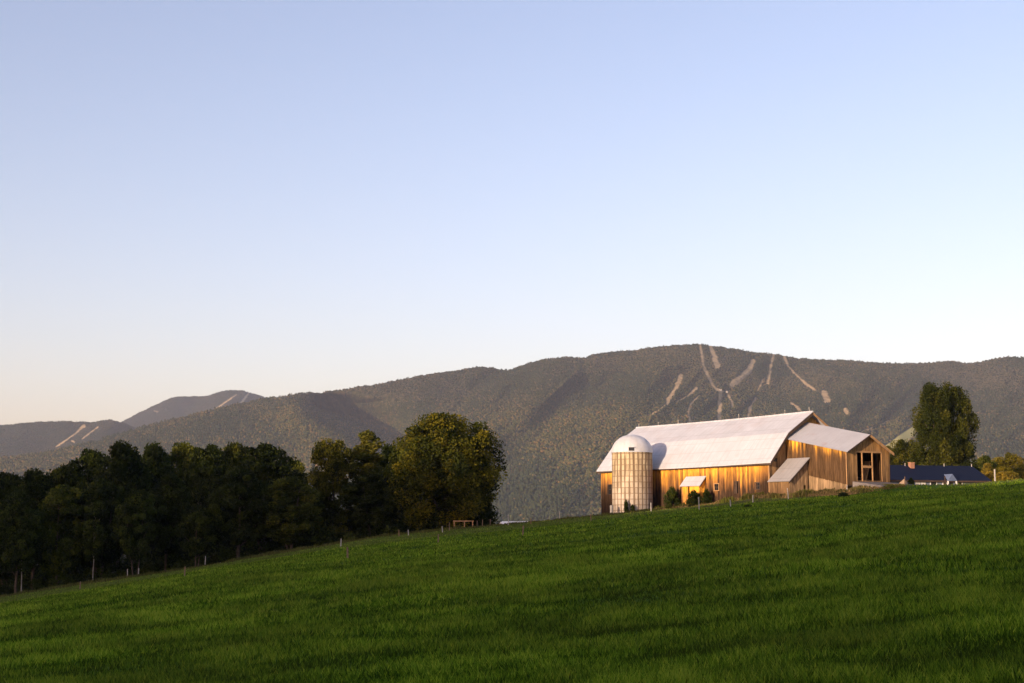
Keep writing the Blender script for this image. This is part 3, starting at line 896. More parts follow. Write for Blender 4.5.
# added warm boards standing in for the sunlit inner wall
m = MB()
for i in range(4):
    m.hexa([(AL - 1.6 - .2 * i, oy1 - 0.9 + .05 * i, oz0 - .1), (AL - 1.5 - .2 * i, oy1 - 0.9, oz0 - .1), (AL - 1.5 - .2 * i, oy1 - 0.7, oz0 - .1), (AL - 1.6 - .2 * i, oy1 - 0.7, oz0 - .1)],
           [(AL - 1.9 - .2 * i, oy1 + 0.2, oz1 - 0.7), (AL - 1.8 - .2 * i, oy1 + 0.2, oz1 - 0.7), (AL - 1.8 - .2 * i, oy1 + 0.35, oz1 - 0.7), (AL - 1.9 - .2 * i, oy1 + 0.35, oz1 - 0.7)])
m.build('lit_wall_board', M_TRIM2, annexe)

# large lean-to against the covered ramp and gable
q0 = 2.85
hx0, hx1 = along(C0 + G1 * Y0, E1, 788.2), along(C0 + G1 * Y0, E1, 809.7)
zh = pz(458, (hx0 + hx1) / 2, Y0); zl = pz(481.3, (hx0 + hx1) / 2, Y0 - q0)
yl = Y0 - q0
def l_roof(y): return zl + (zh - zl) * (y - yl) / (Y0 - 0.03 - yl)
lt = MB()
boards(lt, 'x', yl + 0.22, hx0 + 0.08, hx1 - 0.2, lambda x: -3.2, lambda x: l_roof(yl + 0.22) - 0.13)
lean = lt.build('lean_to', WOOD_E, barn)
m = MB(); boards(m, 'y', hx1 - 0.2, yl + 0.275, Y0 - 0.03, lambda y: -3.2, lambda y: l_roof(y) - 0.12, [(Y0 - 0.62, Y0 - 0.3, 0.1, 1.45)], inward=-1); m.build('side_wall', WOOD_F, lean)
m = MB(); m.slab([(hx0, yl, zl), (hx1 + 0.12, yl, zl), (hx1 + 0.12, Y0 - 0.03, zh), (hx0, Y0 - 0.03, zh)], 0.07); m.build('roof', M_LROOF, lean)
m = MB(); m.hexa([(hx1 + 0.05, yl, zl - 0.27), (hx1 + 0.09, yl, zl - 0.27), (hx1 + 0.09, Y0 - 0.05, zh - 0.27), (hx1 + 0.05, Y0 - 0.05, zh - 0.27)],
                 [(hx1 + 0.05, yl, zl - 0.08), (hx1 + 0.09, yl, zl - 0.08), (hx1 + 0.09, Y0 - 0.05, zh - 0.08), (hx1 + 0.05, Y0 - 0.05, zh - 0.08)]); m.build('rake_board', M_TRIM, lean)

# small shed on the long wall
sx0, sx1 = lx(686.3), lx(706.3)
szh = pz(476.3, (sx0 + sx1) / 2, 0); szl = pz(486, (sx0 + sx1) / 2, -0.95)
sq = -0.95
def s_roof(y): return szl + (szh - szl) * (y - sq) / (-0.02 - sq)
m = MB(); boards(m, 'x', sq + 0.15, sx0 + 0.15, sx1 - 0.2, lambda x: -3.2, lambda x: s_roof(sq + 0.15) - 0.10, [((sx0 + sx1) / 2 - 0.5, (sx0 + sx1) / 2 - 0.15, -0.5, 2.2)])
WOOD_S = mat_wood('side_shed_boards', (0.90, 0.42, 0.05), (0.40, 0.20, 0.07), (0.12, 0.075, 0.04), 1.6, 3.0, gamp=1.0)
shed = m.build('side_shed', WOOD_S, barn)
m = MB()
boards(m, 'y', sx1 - 0.2, sq + 0.205, -0.02, lambda y: -3.2, lambda y: s_roof(y) - 0.10, inward=-1)
boards(m, 'y', sx0 + 0.15, sq + 0.205, -0.02, lambda y: -3.2, lambda y: s_roof(y) - 0.10, inward=1)
m.build('side_wall', WOOD_S, shed)
m = MB(); m.slab([(sx0, sq, szl), (sx1, sq, szl), (sx1, -0.02, szh), (sx0, -0.02, szh)], 0.06); m.build('roof', M_ROOF, shed)
m = MB(); m.hexa([(sx1 - 0.05, sq, szl - 0.22), (sx1 - 0.01, sq, szl - 0.22), (sx1 - 0.01, -0.03, szh - 0.22), (sx1 - 0.05, -0.03, szh - 0.22)],
                 [(sx1 - 0.05, sq, szl - 0.065), (sx1 - 0.01, sq, szl - 0.065), (sx1 - 0.01, -0.03, szh - 0.065), (sx1 - 0.05, -0.03, szh - 0.065)]); m.build('rake_board', M_TRIM, shed)

m = MB()
def bp(x, y, z): w = C0 + E1 * x + G1 * y; return (w.x, w.y, z + BZ)
zf = a_floor(AL) + 0.30
A_ = [bp(AL + 0.04, 3.0, zf), bp(AL + 0.04, 7.6, zf), bp(AL + 2.6, 9.8, zf - 0.35), bp(AL + 3.0, 4.0, zf - 0.45)]
D_ = [(x, y, z - 1.2) for x, y, z in A_]
m.hexa(D_, A_)
tag(m.build('ramp', mat_plain('ramp_gravel', (0.20, 0.18, 0.175), (0.13, 0.115, 0.11), 3, 0.95, 0.1, 0.03)), kind='structure')

# ------------------------------------------------------------------ silo
def build_silo():
    gap = 2.26 + 0.62
    o = C0 - G1 * gap
    t = along(o, E1, 632.3)
    c = o + E1 * t
    base = 0.4
    zt = ray(512, 452.6)[1] * c.y - base
    top = empty('silo', (c.x, c.y, base))
    tag(top, 'round concrete stave silo with white metal dome standing in front of the barn', 'silo')
    R = 20.2 * c.y / K
    NS = 28
    m_, nt, out = new_mat('silo_staves')
    uv = nt.nodes.new('ShaderNodeUVMap'); uv.uv_map = 'UVMap'
    sp = nt.nodes.new('ShaderNodeSeparateXYZ'); nt.links.new(uv.outputs[0], sp.inputs[0])
    u, v = sp.outputs[0], sp.outputs[1]
    iu = math_n(nt, 'FLOOR', u); iv = math_n(nt, 'FLOOR', v)
    cx = N(nt, 'ShaderNodeCombineXYZ'); nt.links.new(iu, cx.inputs[0]); nt.links.new(iv, cx.inputs[1])
    wnz = N(nt, 'ShaderNodeTexWhiteNoise', noise_dimensions='2D'); nt.links.new(cx.outputs[0], wnz.inputs['Vector'])
    ob = nt.nodes.new('ShaderNodeTexCoord')
    so = nt.nodes.new('ShaderNodeSeparateXYZ'); nt.links.new(ob.outputs['Object'], so.inputs[0])
    n1 = noise(nt, ob.outputs['Object'], 0.7, 5)
    hz = math_n(nt, 'ADD', so.outputs['Z'], math_n(nt, 'MULTIPLY', math_n(nt, 'SUBTRACT', n1, 0.5), 4.0))
    up = maprange(nt, hz, 1.6, 5.5)
    c_ = mixc(nt, up, (0.50, 0.44, 0.37), (0.53, 0.435, 0.28))
    c_ = mixc(nt, maprange(nt, wnz.outputs[0], 0, 1, 0, 0.40), c_, (0.24, 0.18, 0.12))
    # rust streaks running down the joints, wider below the dome
    fu = math_n(nt, 'ABSOLUTE', math_n(nt, 'SUBTRACT', math_n(nt, 'FRACT', math_n(nt, 'ADD', u, 0.5)), 0.5))
    mp = nt.nodes.new('ShaderNodeMapping'); mp.inputs['Scale'].default_value = (1.3, 0.16, 1); nt.links.new(uv.outputs[0], mp.inputs[0])
    sn_ = noise(nt, mp.outputs[0], 1.3, 4)
    stw = math_n(nt, 'MULTIPLY', maprange(nt, sn_, 0.40, 0.66, 0.03, 0.95), maprange(nt, hz, 1.0, 4.5, 0.30, 1.0))
    st = math_n(nt, 'SUBTRACT', 1.0, math_n(nt, 'DIVIDE', fu, math_n(nt, 'ADD', stw, 0.05)), clamp=True)
    c_ = mixc(nt, math_n(nt, 'MULTIPLY', st, 0.9), c_, (0.115, 0.068, 0.036))
    fv = math_n(nt, 'ABSOLUTE', math_n(nt, 'SUBTRACT', math_n(nt, 'FRACT', math_n(nt, 'ADD', v, 0.5)), 0.5))
    hb = math_n(nt, 'SUBTRACT', 1.0, math_n(nt, 'DIVIDE', fv, 0.13), clamp=True)
    c_ = mixc(nt, math_n(nt, 'MULTIPLY', hb, 0.5), c_, (0.16, 0.105, 0.065))
    jn = math_n(nt, 'LESS_THAN', fu, 0.035)
    principled(nt, out, c_, 0.9, 0.1, bump(nt, math_n(nt, 'SUBTRACT', math_n(nt, 'MULTIPLY', n1, 0.3), jn), 0.02))
    z0 = -2.0
    nr = NS * 4
    rows_ = 40
    verts = []; uvs = []
    for j in range(rows_ + 1):
        z = z0 + (zt - z0) * j / rows_
        for i in range(nr):
            a = 2 * math.pi * i / nr
            rad = R * (1.0 - (0.010 if i % 4 == 0 else 0.0))
            verts.append((rad * math.cos(a), rad * math.sin(a), z))
    faces = []; luv = []
    for j in range(rows_):
        for i in range(nr):
            faces.append((j * nr + i, j * nr + (i + 1) % nr, (j + 1) * nr + (i + 1) % nr, (j + 1) * nr + i))
            v0 = (z0 + (zt - z0) * j / rows_) / 0.63; v1 = (z0 + (zt - z0) * (j + 1) / rows_) / 0.63
            luv += [(i / 4, v0), ((i + 1) / 4, v0), ((i + 1) / 4, v1), (i / 4, v1)]
    me = bpy.data.meshes.new('silo_wall'); me.from_pydata(verts, [], faces)
    ul = me.uv_layers.new(name='UVMap')
    for i, w in enumerate(luv): ul.data[i].uv = w
    me.update()
    body = link_mesh('silo_wall', me, m_, top)
    hm = mat_plain('hoop_rust', (0.30, 0.22, 0.15), (0.17, 0.12, 0.08), 4)
    k = 0
    z = 0.315 - 0.315
    while z < zt - 0.1:
        if z > -1:
            h = MB(); n = 48
            h.tube([((R + 0.015) * math.cos(2 * math.pi * i / n), (R + 0.015) * math.sin(2 * math.pi * i / n), z) for i in range(n + 1)], 0.022, 5, cap=False)
            h.build('hoop', hm, body)
        z += 0.63
    # dome
    dm, nt, out = new_mat('dome_metal')
    v_, o_ = coords(nt)
    nn = noise(nt, v_, 1.2, 5, 0.6)
    sep = nt.nodes.new('ShaderNodeSeparateXYZ'); nt.links.new(o_, sep.inputs[0])
    ang = math_n(nt, 'ARCTAN2', sep.outputs[1], sep.outputs[0])
    fa = math_n(nt, 'FRACT', math_n(nt, 'MULTIPLY', ang, 18 / (2 * math.pi)))
    ln = math_n(nt, 'LESS_THAN', fa, 0.08)
    cc_ = mixc(nt, maprange(nt, nn, 0.35, 0.7), (0.52, 0.53, 0.56), (0.43, 0.43, 0.44))
    cc_ = mixc(nt, math_n(nt, 'MULTIPLY', ln, 0.30), cc_, (0.5, 0.47, 0.44))
    principled(nt, out, cc_, 0.5, 0.35, bump(nt, ln, 0.02))
    RH = (ray(512, 434.6)[1] * c.y - base) - zt
    Rd = R + 0.06
    d = MB(); nn_ = 72; nv = 16
    vv, ff = [], []
    for j in range(nv):
        ph = (math.pi / 2) * j / nv
        for i in range(nn_):
            a = 2 * math.pi * i / nn_
            vv.append((Rd * math.cos(ph) * math.cos(a), Rd * math.cos(ph) * math.sin(a), RH * math.sin(ph)))
    vv.append((0, 0, RH))
    for j in range(nv - 1):
        for i in range(nn_): ff.append((j * nn_ + i, j * nn_ + (i + 1) % nn_, (j + 1) * nn_ + (i + 1) % nn_, (j + 1) * nn_ + i))
    for i in range(nn_): ff.append(((nv - 1) * nn_ + i, (nv - 1) * nn_ + (i + 1) % nn_, len(vv) - 1))
    d.add(vv, ff)
    dome = d.build('dome', dm, top, (0, 0, zt), smooth=True)
    # rim, hatch
    r = MB(); n = 56
    r.tube([((Rd + 0.01) * math.cos(2 * math.pi * i / n), (Rd + 0.01) * math.sin(2 * math.pi * i / n), 0.0) for i in range(n + 1)], 0.05, 6, cap=False)
    r.build('rim', dm, dome)
    ca = math.atan2(-c.y, -c.x) - 0.03
    hd = empty('tmp', (0, 0, 0)); bpy.data.objects.remove(hd)
    h = MB()
    ux, uy = math.cos(ca), math.sin(ca); tx, ty = -uy, ux
    def hp(r_, t_, z_): return (ux * r_ + tx * t_, uy * r_ + ty * t_, z_)
    h.hexa([hp(Rd - 0.5, -0.30, 0.10), hp(Rd + 0.03, -0.30, 0.10), hp(Rd + 0.03, 0.30, 0.10), hp(Rd - 0.5, 0.30, 0.10)],
           [hp(Rd - 0.5, -0.30, 0.48), hp(Rd + 0.01, -0.30, 0.48), hp(Rd + 0.01, 0.30, 0.48), hp(Rd - 0.5, 0.30, 0.48)])
    h.build('hatch', M_BLACK, dome)
    h = MB()
    h.hexa([hp(Rd - 0.5, -0.36, 0.48), hp(Rd + 0.12, -0.36, 0.48), hp(Rd + 0.12, 0.36, 0.48), hp(Rd - 0.5, 0.36, 0.48)],
           [hp(Rd - 0.5, -0.36, 0.54), hp(Rd + 0.10, -0.36, 0.54), hp(Rd + 0.10, 0.36, 0.54), hp(Rd - 0.5, 0.36, 0.54)])
    h.build('hatch_hood', dm, dome)
    return c, R
SILO_C, SILO_R = build_silo()

# ------------------------------------------------------------------ house beyond the rise
def build_house():
    ang = math.radians(18)
    ridge_r = P(972, 466.0, 199)
    dx = Vector((math.cos(ang), math.sin(ang), 0)); dn = Vector((math.sin(ang), -math.cos(ang), 0))
    Lh = 17.5; run = 4.3
    c = Vector((ridge_r.x, ridge_r.y, 0)) - dx * (Lh / 2)
    base = 2.3
    h = tag(empty('house', (c.x, c.y, base), ang), 'low pale house with a long dark blue roof in front of the tall tree', 'house')
    zr = ridge_r.z - base; ze = zr - 2.15
    wl, rn = Lh / 2 - 0.35, run - 0.4
    siding = mat_plain('house_siding', (0.20, 0.24, 0.32), (0.16, 0.19, 0.26), 2)
    sl = (zr - ze) / run
    zw = zr - sl * rn - 0.1
    # walls with window openings left as set-in panes proud of the wall
    w = MB()
    w.add([(-wl, -rn, -3), (wl, -rn, -3), (wl, rn, -3), (-wl, rn, -3), (-wl, -rn, zw), (wl, -rn, zw), (wl, rn, zw), (-wl, rn, zw), (-wl, 0, zr - 0.12), (wl, 0, zr - 0.12)],
          [(0, 1, 5, 4), (2, 3, 7, 6), (1, 2, 6, 9, 5), (3, 0, 4, 8, 7), (4, 5, 9, 8), (6, 7, 8, 9)])
    w.build('wall', siding, h)
    rm, nt, out = new_mat('navy_roof')
    v, o = coords(nt)
    sp = nt.nodes.new('ShaderNodeSeparateXYZ'); nt.links.new(o, sp.inputs[0])
    ln = math_n(nt, 'LESS_THAN', math_n(nt, 'FRACT', math_n(nt, 'MULTIPLY', sp.outputs[0], 2.0)), 0.1)
    nz = noise(nt, v, 1.0, 4)
    cc = mixc(nt, nz, (0.004, 0.007, 0.022), (0.007, 0.010, 0.028))
    cc = mixc(nt, math_n(nt, 'MULTIPLY', ln, 0.5), cc, (0.02, 0.026, 0.055))
    principled(nt, out, cc, 0.7, 0.15, bump(nt, ln, 0.02))
    r = MB()
    for sg in (-1, 1):
        r.slab([(-Lh/2, sg * run, ze), (Lh/2, sg * run, ze), (Lh/2, sg * .003, zr), (-Lh/2, sg * .003, zr)], 0.12)
    rf_ = r.build('roof', rm, h)
    f = MB(); f.box(-Lh/2, Lh/2, -run - 0.03, -run - 0.003, ze - 0.26, ze - 0.03); f.build('gutter', M_TRIM, rf_)
    O = Vector((c.x, c.y, 0)) + dn * run
    # chimney
    x = along(Vector((c.x, c.y, 0)) + dn * 0.6, dx, 911.7)
    bk = mat_plain('chimney_brick', (0.36, 0.19, 0.12), (0.24, 0.12, 0.08), 6)
    m_ = MB(); m_.box(x - 0.30, x + 0.30, -0.95, -0.35, zr - 1.2, zr + 0.30); ch = m_.build('chimney', bk, rf_)
    m_ = MB(); m_.box(x - 0.35, x + 0.35, -1.0, -0.30, zr + 0.303, zr + 0.37); m_.build('chimney_cap', M_TRIM2, rf_)
    for px in (904.5, 943.5, 971.0):
        xx = along(Vector((c.x, c.y, 0)), dx, px)
        m_ = MB(); m_.tube([(xx, -0.25, zr - 0.3), (xx, -0.25, zr + 0.28)], 0.05, 6); m_.build('vent_pipe', M_POSTW, rf_)
    # windows on the front wall
    Ow = Vector((c.x, c.y, 0)) + dn * rn
    for (pa, pb) in ((916.0, 919.0), (921.3, 924.6), (930.5, 936.0), (943, 946), (957.0, 961.5)):
        xa, xb = along(Ow, dx, pa), along(Ow, dx, pb)
        m_ = MB()
        z1 = zw - 0.05; z0_ = z1 - 1.25
        m_.box(xa - 0.12, xa, -rn - 0.06, -rn - 0.003, z0_, z1); m_.box(xb, xb + 0.12, -rn - 0.06, -rn - 0.003, z0_, z1)
        m_.box(xa - 0.12, xb + 0.12, -rn - 0.063, -rn - 0.003, z1, z1 + 0.1); m_.box(xa - 0.14, xb + 0.14, -rn - 0.09, -rn - 0.003, z0_ - 0.1, z0_)
        wf = m_.build('window', M_WHITE, h)
        m_ = MB(); m_.box(xa, xb, -rn - 0.03, -rn - 0.004, z0_, z1); m_.build('pane', M_WHITE if pa < 922 else M_BLACK, wf)
    # small gable over the entrance
    xg = along(O, dx, 951.5)
    m_ = MB()
    hw = 0.75
    m_.add([(xg - hw, -run - 0.25, ze - 0.1), (xg + hw, -run - 0.25, ze - 0.1), (xg, -run - 0.25, ze + 0.85), (xg - hw, -run + 1.6, ze - 0.1), (xg + hw, -run + 1.6, ze - 0.1), (xg, -run + 1.8, ze + 0.85)],
           [(0, 1, 2), (1, 4, 5, 2), (0, 2, 5, 3), (3, 5, 4), (0, 3, 4, 1)])
    pc = m_.build('porch_gable', mat_plain('porch_face', (0.12, 0.16, 0.25), (0.09, 0.12, 0.20), 3), h)
    for s_ in (-1, 1):
        m_ = MB(); m_.box(xg + s_ * 0.65 - 0.07, xg + s_ * 0.65 + 0.07, -run - 0.2, -run - 0.06, -2, ze - 0.1); m_.build('porch_post', M_WHITE, h)
    m_ = MB(); m_.box(xg - 0.45, xg + 0.45, -rn - 0.05, -rn - 0.003, -0.5, zw - 0.35); m_.build('door', M_BLACK, h)
build_house()

# dark utility pole in front of the house
def post(px, pt, pb, kind, label, name='fence_post', w=0.055, Y=None, group='fence posts along the field edge', cat='post', ydef=156.5, lean=0.0):
    Yv = Y if Y else hit(px, pb, ydef)
    u, wt = ray(px, pt)
    x = u * Yv; g = gz(x, Yv)
    H = max(wt * Yv - g, 0.6)
    t = MB()
    n = 7
    rg = random.Random(int(px * 10))
    top = (rg.uniform(-.05, .05) + lean, rg.uniform(-.05, .05), H)
    t.tube([(0, 0, -0.4), (top[0] * .5, top[1] * .5, H * .5), (top[0], top[1], H - 0.03), (top[0], top[1], H)], [w, w * .96, w * .92, w * .6], n)
    o = t.build(name, {'w': M_POSTW, 'b': M_POSTB, 'o': M_WOOD_GATE}[kind], None, (x, Yv, g))
    return tag(o, label, cat, group)

POSTS = [
    (80, 583, 590, 'b', 'short dark post at the far left end of the field edge'),
    (127.7, 569, 576, 'w', 'left of two close posts below the dark wood, pale topped'),
    (138.6, 568, 575, 'w', 'right of two close posts below the dark wood'),
    (184.6, 570, 577, 'b', 'thin post in the dry strip left of the pale stones'),
    (205.2, 556, 566, 'w', 'pale fence post beside the row of stones'),
    (340.8, 538.5, 547, 'w', 'pale post at the wood edge below the round tree'),
    (347.8, 551, 560, 'b', 'thin stake standing out in the grass below the round tree'),
    (399.2, 530.5, 536, 'b', 'brown post at the left foot of the big maple'),
    (408.6, 530, 536, 'w', 'white topped post below the big maple'),
    (438.2, 536, 544, 'b', 'thin yellowish stake in the grass below the big maple'),
    (442.6, 527, 532.5, 'w', 'pale post left of the wooden gate frame'),
    (449.4, 522, 531, 'b', 'tall brown post just left of the wooden gate frame'),
    (477, 520.5, 526, 'b', 'brown post first right of the wooden gate frame'),
    (482.5, 519.5, 526, 'b', 'brown post second right of the wooden gate frame'),
    (490, 519, 525.5, 'b', 'slim brown post below the right edge of the big maple'),
    (508.3, 514.5, 525.5, 'w', 'tall pale post in front of the pale shed roof in the valley'),
    (522.6, 525.5, 536.5, 'b', 'brown stake in the grass right of the valley shed'),
    (531, 517.5, 524.5, 'b', 'brown post on the crest right of the valley shed'),
    (559.6, 511.3, 520, 'w', 'white post alone on the crest between maple and silo'),
    (591, 516, 521.5, 'b', 'thin stake on the grass left of the silo'),
    (651.0, 502.5, 511.5, 'w', 'white post at the right foot of the silo'),
    (699.0, 497, 510.5, 'w', 'pale post in front of the small side shed'),
    (730.6, 500, 507, 'w', 'short pale post below the narrow barn door'),
    (752.6, 495, 503, 'w', 'thin pale post below the right barn window'),
    (788.3, 488, 499.5, 'w', 'leaning white post in front of the lean-to'),
    (846.6, 484.8, 492, 'w', 'white post below the corner of the covered ramp'),
    (904.5, 476.5, 486, 'b', 'thin dark post between the boulder and the house'),
]
for (px, a, b, k, lab) in POSTS:
    post(px, a, b, k, lab, w=0.05 if k == 'w' else 0.045, lean=-0.12 if px == 788.3 else 0.0)
post(994.6, 469.2, 480.5, 'w', 'white marker pole on the crest at the right beside the yellow bush', 'marker_pole', 0.09, cat='pole', group=None, Y=152)
post(948.0 - 3.5, 476, 487, 'b', 'slim dark pole standing in front of the house beside its porch', 'yard_pole', 0.09, Y=170, cat='pole', group=None)
o = post(611.7, 505.3, 515.5, 'w', 'stout white post at the left foot of the silo', 'marker_post', 0.2, Y=157.5, cat='post', group=None)

# wooden gate frame below the maple
def gate():
    Y = hit(463, 528, 156)
    a = P(454.2, 521.6, Y); b = P(472.6, 520.8, Y)
    za, zb = gz(a.x, Y), gz(b.x, Y)
    t = tag(empty('gate_frame', (a.x, Y, za)), 'orange brown wooden gate frame at the foot of the big maple', 'gate')
    W = b.x - a.x
    pm = P(464.5, 521.6, Y).x - a.x
    for x in (0, pm, W):
        m = MB(); g = gz(a.x + x, Y) - za
        m.box(x - 0.06, x + 0.06, -0.06, 0.06, g - 0.3, a.z - za + 0.05 * x / W); m.build('gate_post', M_WOOD_GATE, t)
    m = MB(); m.box(-0.12, W + 0.12, -0.062, 0.063, a.z - za + 0.0, a.z - za + 0.12); m.build('top_rail', M_WOOD_GATE, t)
    m = MB(); m.box(0.062, pm - 0.062, -0.03, 0.03, 0.35, 0.43); m.build('lower_rail', M_WOOD_GATE, t)
gate()

# pale roofed shed down in the valley
def valley_shed():
    w, r = gable_shed(10, 6, 3.0, 1.3, 0.4)
    p = P(514, 523.4, 560)
    box_stack('farm_shed', 'low shed with a pale bluish roof down in the valley beyond the crest', 'shed', (p.x, p.y, p.z - 3.6), 0.12, [('wall', w, M_TRIM2), ('roof', r, mat_plain('pale_blue_roof', (0.34, 0.38, 0.46), (0.28, 0.31, 0.38), 1, 0.5, 0.4))])
valley_shed()

# boulder and small stones
def rock(name, loc, s, mat, label, cat, group=None, seed=0, wedge=False):
    import bmesh
    bm = bmesh.new(); bmesh.ops.create_icosphere(bm, subdivisions=4, radius=1)
    rg = np.random.RandomState(seed)
    planes = [(Vector(rg.normal(size=3)).normalized(), rg.uniform(0.62, 0.9)) for _ in range(14)]
    for v in bm.verts:
        for n, d in planes:
            k = v.co.dot(n)
            if k > d: v.co -= n * (k - d) * 0.92
        if wedge:
            v.co.x += 0.35 * v.co.z; v.co.y += 0.2 * v.co.z
            f = 1 - 0.38 * max(0, v.co.z); v.co.x = v.co.x * f + 0.1 * v.co.z
        v.co *= 1 + 0.05 * (float(fbm(np.array(v.co.x * 3 + v.co.z * 2), np.array(v.co.y * 3 - v.co.z), 3, seed)) - 0.5)
        v.co.x *= s[0]; v.co.y *= s[1]; v.co.z *= s[2]
    me = bpy.data.meshes.new(name); bm.to_mesh(me); bm.free()
    o = link_mesh(name, me, mat, None, loc)
    return tag(o, label, cat, group)
M_ROCK = mat_plain('tan_rock', (0.46, 0.34, 0.22), (0.30, 0.21, 0.14), 1.6, 0.95, 0.1, 0.06)
M_STONE = mat_plain('grey_stone', (0.42, 0.38, 0.33), (0.26, 0.23, 0.20), 3, 0.95, 0.1, 0.04)
Yb = 143.5
pb_ = P(902.5, 484.3, Yb)
rock('boulder', (pb_.x, Yb, pb_.z), (0.52, 0.5, 0.55), M_ROCK, 'tall tan wedge shaped boulder between the barn and the house', 'boulder', seed=3, wedge=True)
pb2 = P(896, 485.8, 146)
rock('boulder', (pb2.x, 146, gz(pb2.x, 146) + 0.1), (0.5, 0.4, 0.3), M_ROCK, 'low tan rock beside the corner of the covered ramp', 'rock', seed=9)
for i, (px, py, s, lab) in enumerate([(222, 563.5, .30, 'leftmost pale stone by the pale fence post under the trees'), (228, 562, .2, 'small stone just right of the leftmost pale stone'), (236, 560.5, .33, 'largest pale stone on the wood edge'),
                                  (246, 559, .24, 'round pale stone right of the largest one'), (256, 556.5, .3, 'pale stone at the right end of the row under the trees'), (170.5, 568.5, .22, 'single pale stone far left below the dark wood'),
                                  (319, 544, .26, 'pale stone at the wood edge left of the round tree')]):
    Y = hit(px, py)
    p = P(px, py, Y)
    rock('stone', (p.x, Y, gz(p.x, Y) + s * 0.3), (s * 1.3, s, s * 0.7), M_STONE, lab, 'stone', 'field stones below the wood', seed=20 + i)

# ------------------------------------------------------------------ foliage
def leaf_quads(C, size, rng, up=0.0, asp=0.6):
    n = len(C)
    a = rng.normal(size=(n, 3)); a /= np.linalg.norm(a, axis=1, keepdims=True)
    b = rng.normal(size=(n, 3)); b[:, 2] += up
    b -= a * (a * b).sum(1, keepdims=True); b /= np.linalg.norm(b, axis=1, keepdims=True)
    s = (size * rng.uniform(0.6, 1.3, (n, 1)))
    v = np.stack([C - a * s * asp, C - b * s, C + a * s * asp, C + b * s], 1).reshape(-1, 3)
    q = np.arange(n * 4).reshape(n, 4)
    return v, q

def crown_points(rng, h0, h1, W, shape, nclump, per, depth=1.0, clump=0.16, vert=1.0):
    """clumps of leaves placed in an envelope; shape: list of (t, radius fraction)"""
    ts = np.array([a for a, b in shape]); rs = np.array([b for a, b in shape])
    C = []; T = []
    H = h1 - h0
    cc = []
    while len(cc) < nclump:
        t = rng.uniform(0.02, 0.97); r = np.interp(t, ts, rs) * W / 2
        if rng.uniform() > (r / (W / 2)) ** 1.0 + 0.12: continue
        k = rng.uniform(0, 1) ** 0.42
        an = rng.uniform(0, 2 * math.pi)
        cr = clump * W * rng.uniform(0.6, 1.35)
        rad = max(r * k - cr * 0.45, 0)
        wob = 1 + 0.10 * math.sin(3 * an + t * 5) + 0.07 * math.sin(7 * an + 11 * t)
        cc.append((math.cos(an) * rad * wob, math.sin(an) * rad * wob, h0 + t * H, cr, rng.uniform(0, 1)))
    for (x, y, z, cr, col) in cc:
        n = int(per * rng.uniform(0.6, 1.3))
        d = rng.normal(size=(n, 3)); d /= np.linalg.norm(d, axis=1, keepdims=True)
        rr_ = cr * rng.uniform(0.35, 1.12, (n, 1)) ** 0.6
        P_ = np.array([x, y, z]) + d * rr_ * np.array([1, 1, 0.75 * vert])
        C.append(P_); T.append(np.full(n, col))
    C = np.concatenate(C); T = np.concatenate(T)
    m = (C[:, 2] > h0 - 0.6) & (C[:, 2] < h1 + 0.3)
    return C[m], T[m], cc

def tints(T, rng, pal):
    """pal: list of leaf colours, light clumps and dark clumps"""
    pal = np.array(pal)
    t = np.clip(T + rng.normal(0, 0.12, len(T)), 0, 0.999) * (len(pal) - 1)
    i = t.astype(int); f = (t - i)[:, None]
    return pal[i] * (1 - f) + pal[i + 1] * f

PAL_DARK = [(0.008, 0.014, 0.004), (0.026, 0.040, 0.008), (0.066, 0.082, 0.013)]
PAL_GREEN = [(0.018, 0.027, 0.005), (0.052, 0.066, 0.009), (0.125, 0.130, 0.016)]
PAL_YEL = [(0.060, 0.070, 0.010), (0.110, 0.110, 0.016), (0.160, 0.140, 0.020)]
PAL_PINE = [(0.010, 0.016, 0.004), (0.030, 0.038, 0.006), (0.095, 0.092, 0.011)]
PAL_MAPLE = [(0.014, 0.024, 0.005), (0.078, 0.090, 0.010), (0.29, 0.24, 0.019)]
ROUND = [(0, .35), (.1, .62), (.3, .92), (.5, 1), (.7, .92), (.86, .68), (.95, .42), (1, .15)]
EGG = [(0, .55), (.12, .82), (.35, 1), (.55, .93), (.75, .72), (.9, .45), (1, .12)]
FULL = [(0, .8), (.2, .95), (.5, 1), (.75, .82), (.9, .55), (1, .15)]
TALL = [(0, .4), (.2, .75), (.45, 1), (.7, .85), (.85, .6), (1, .2)]

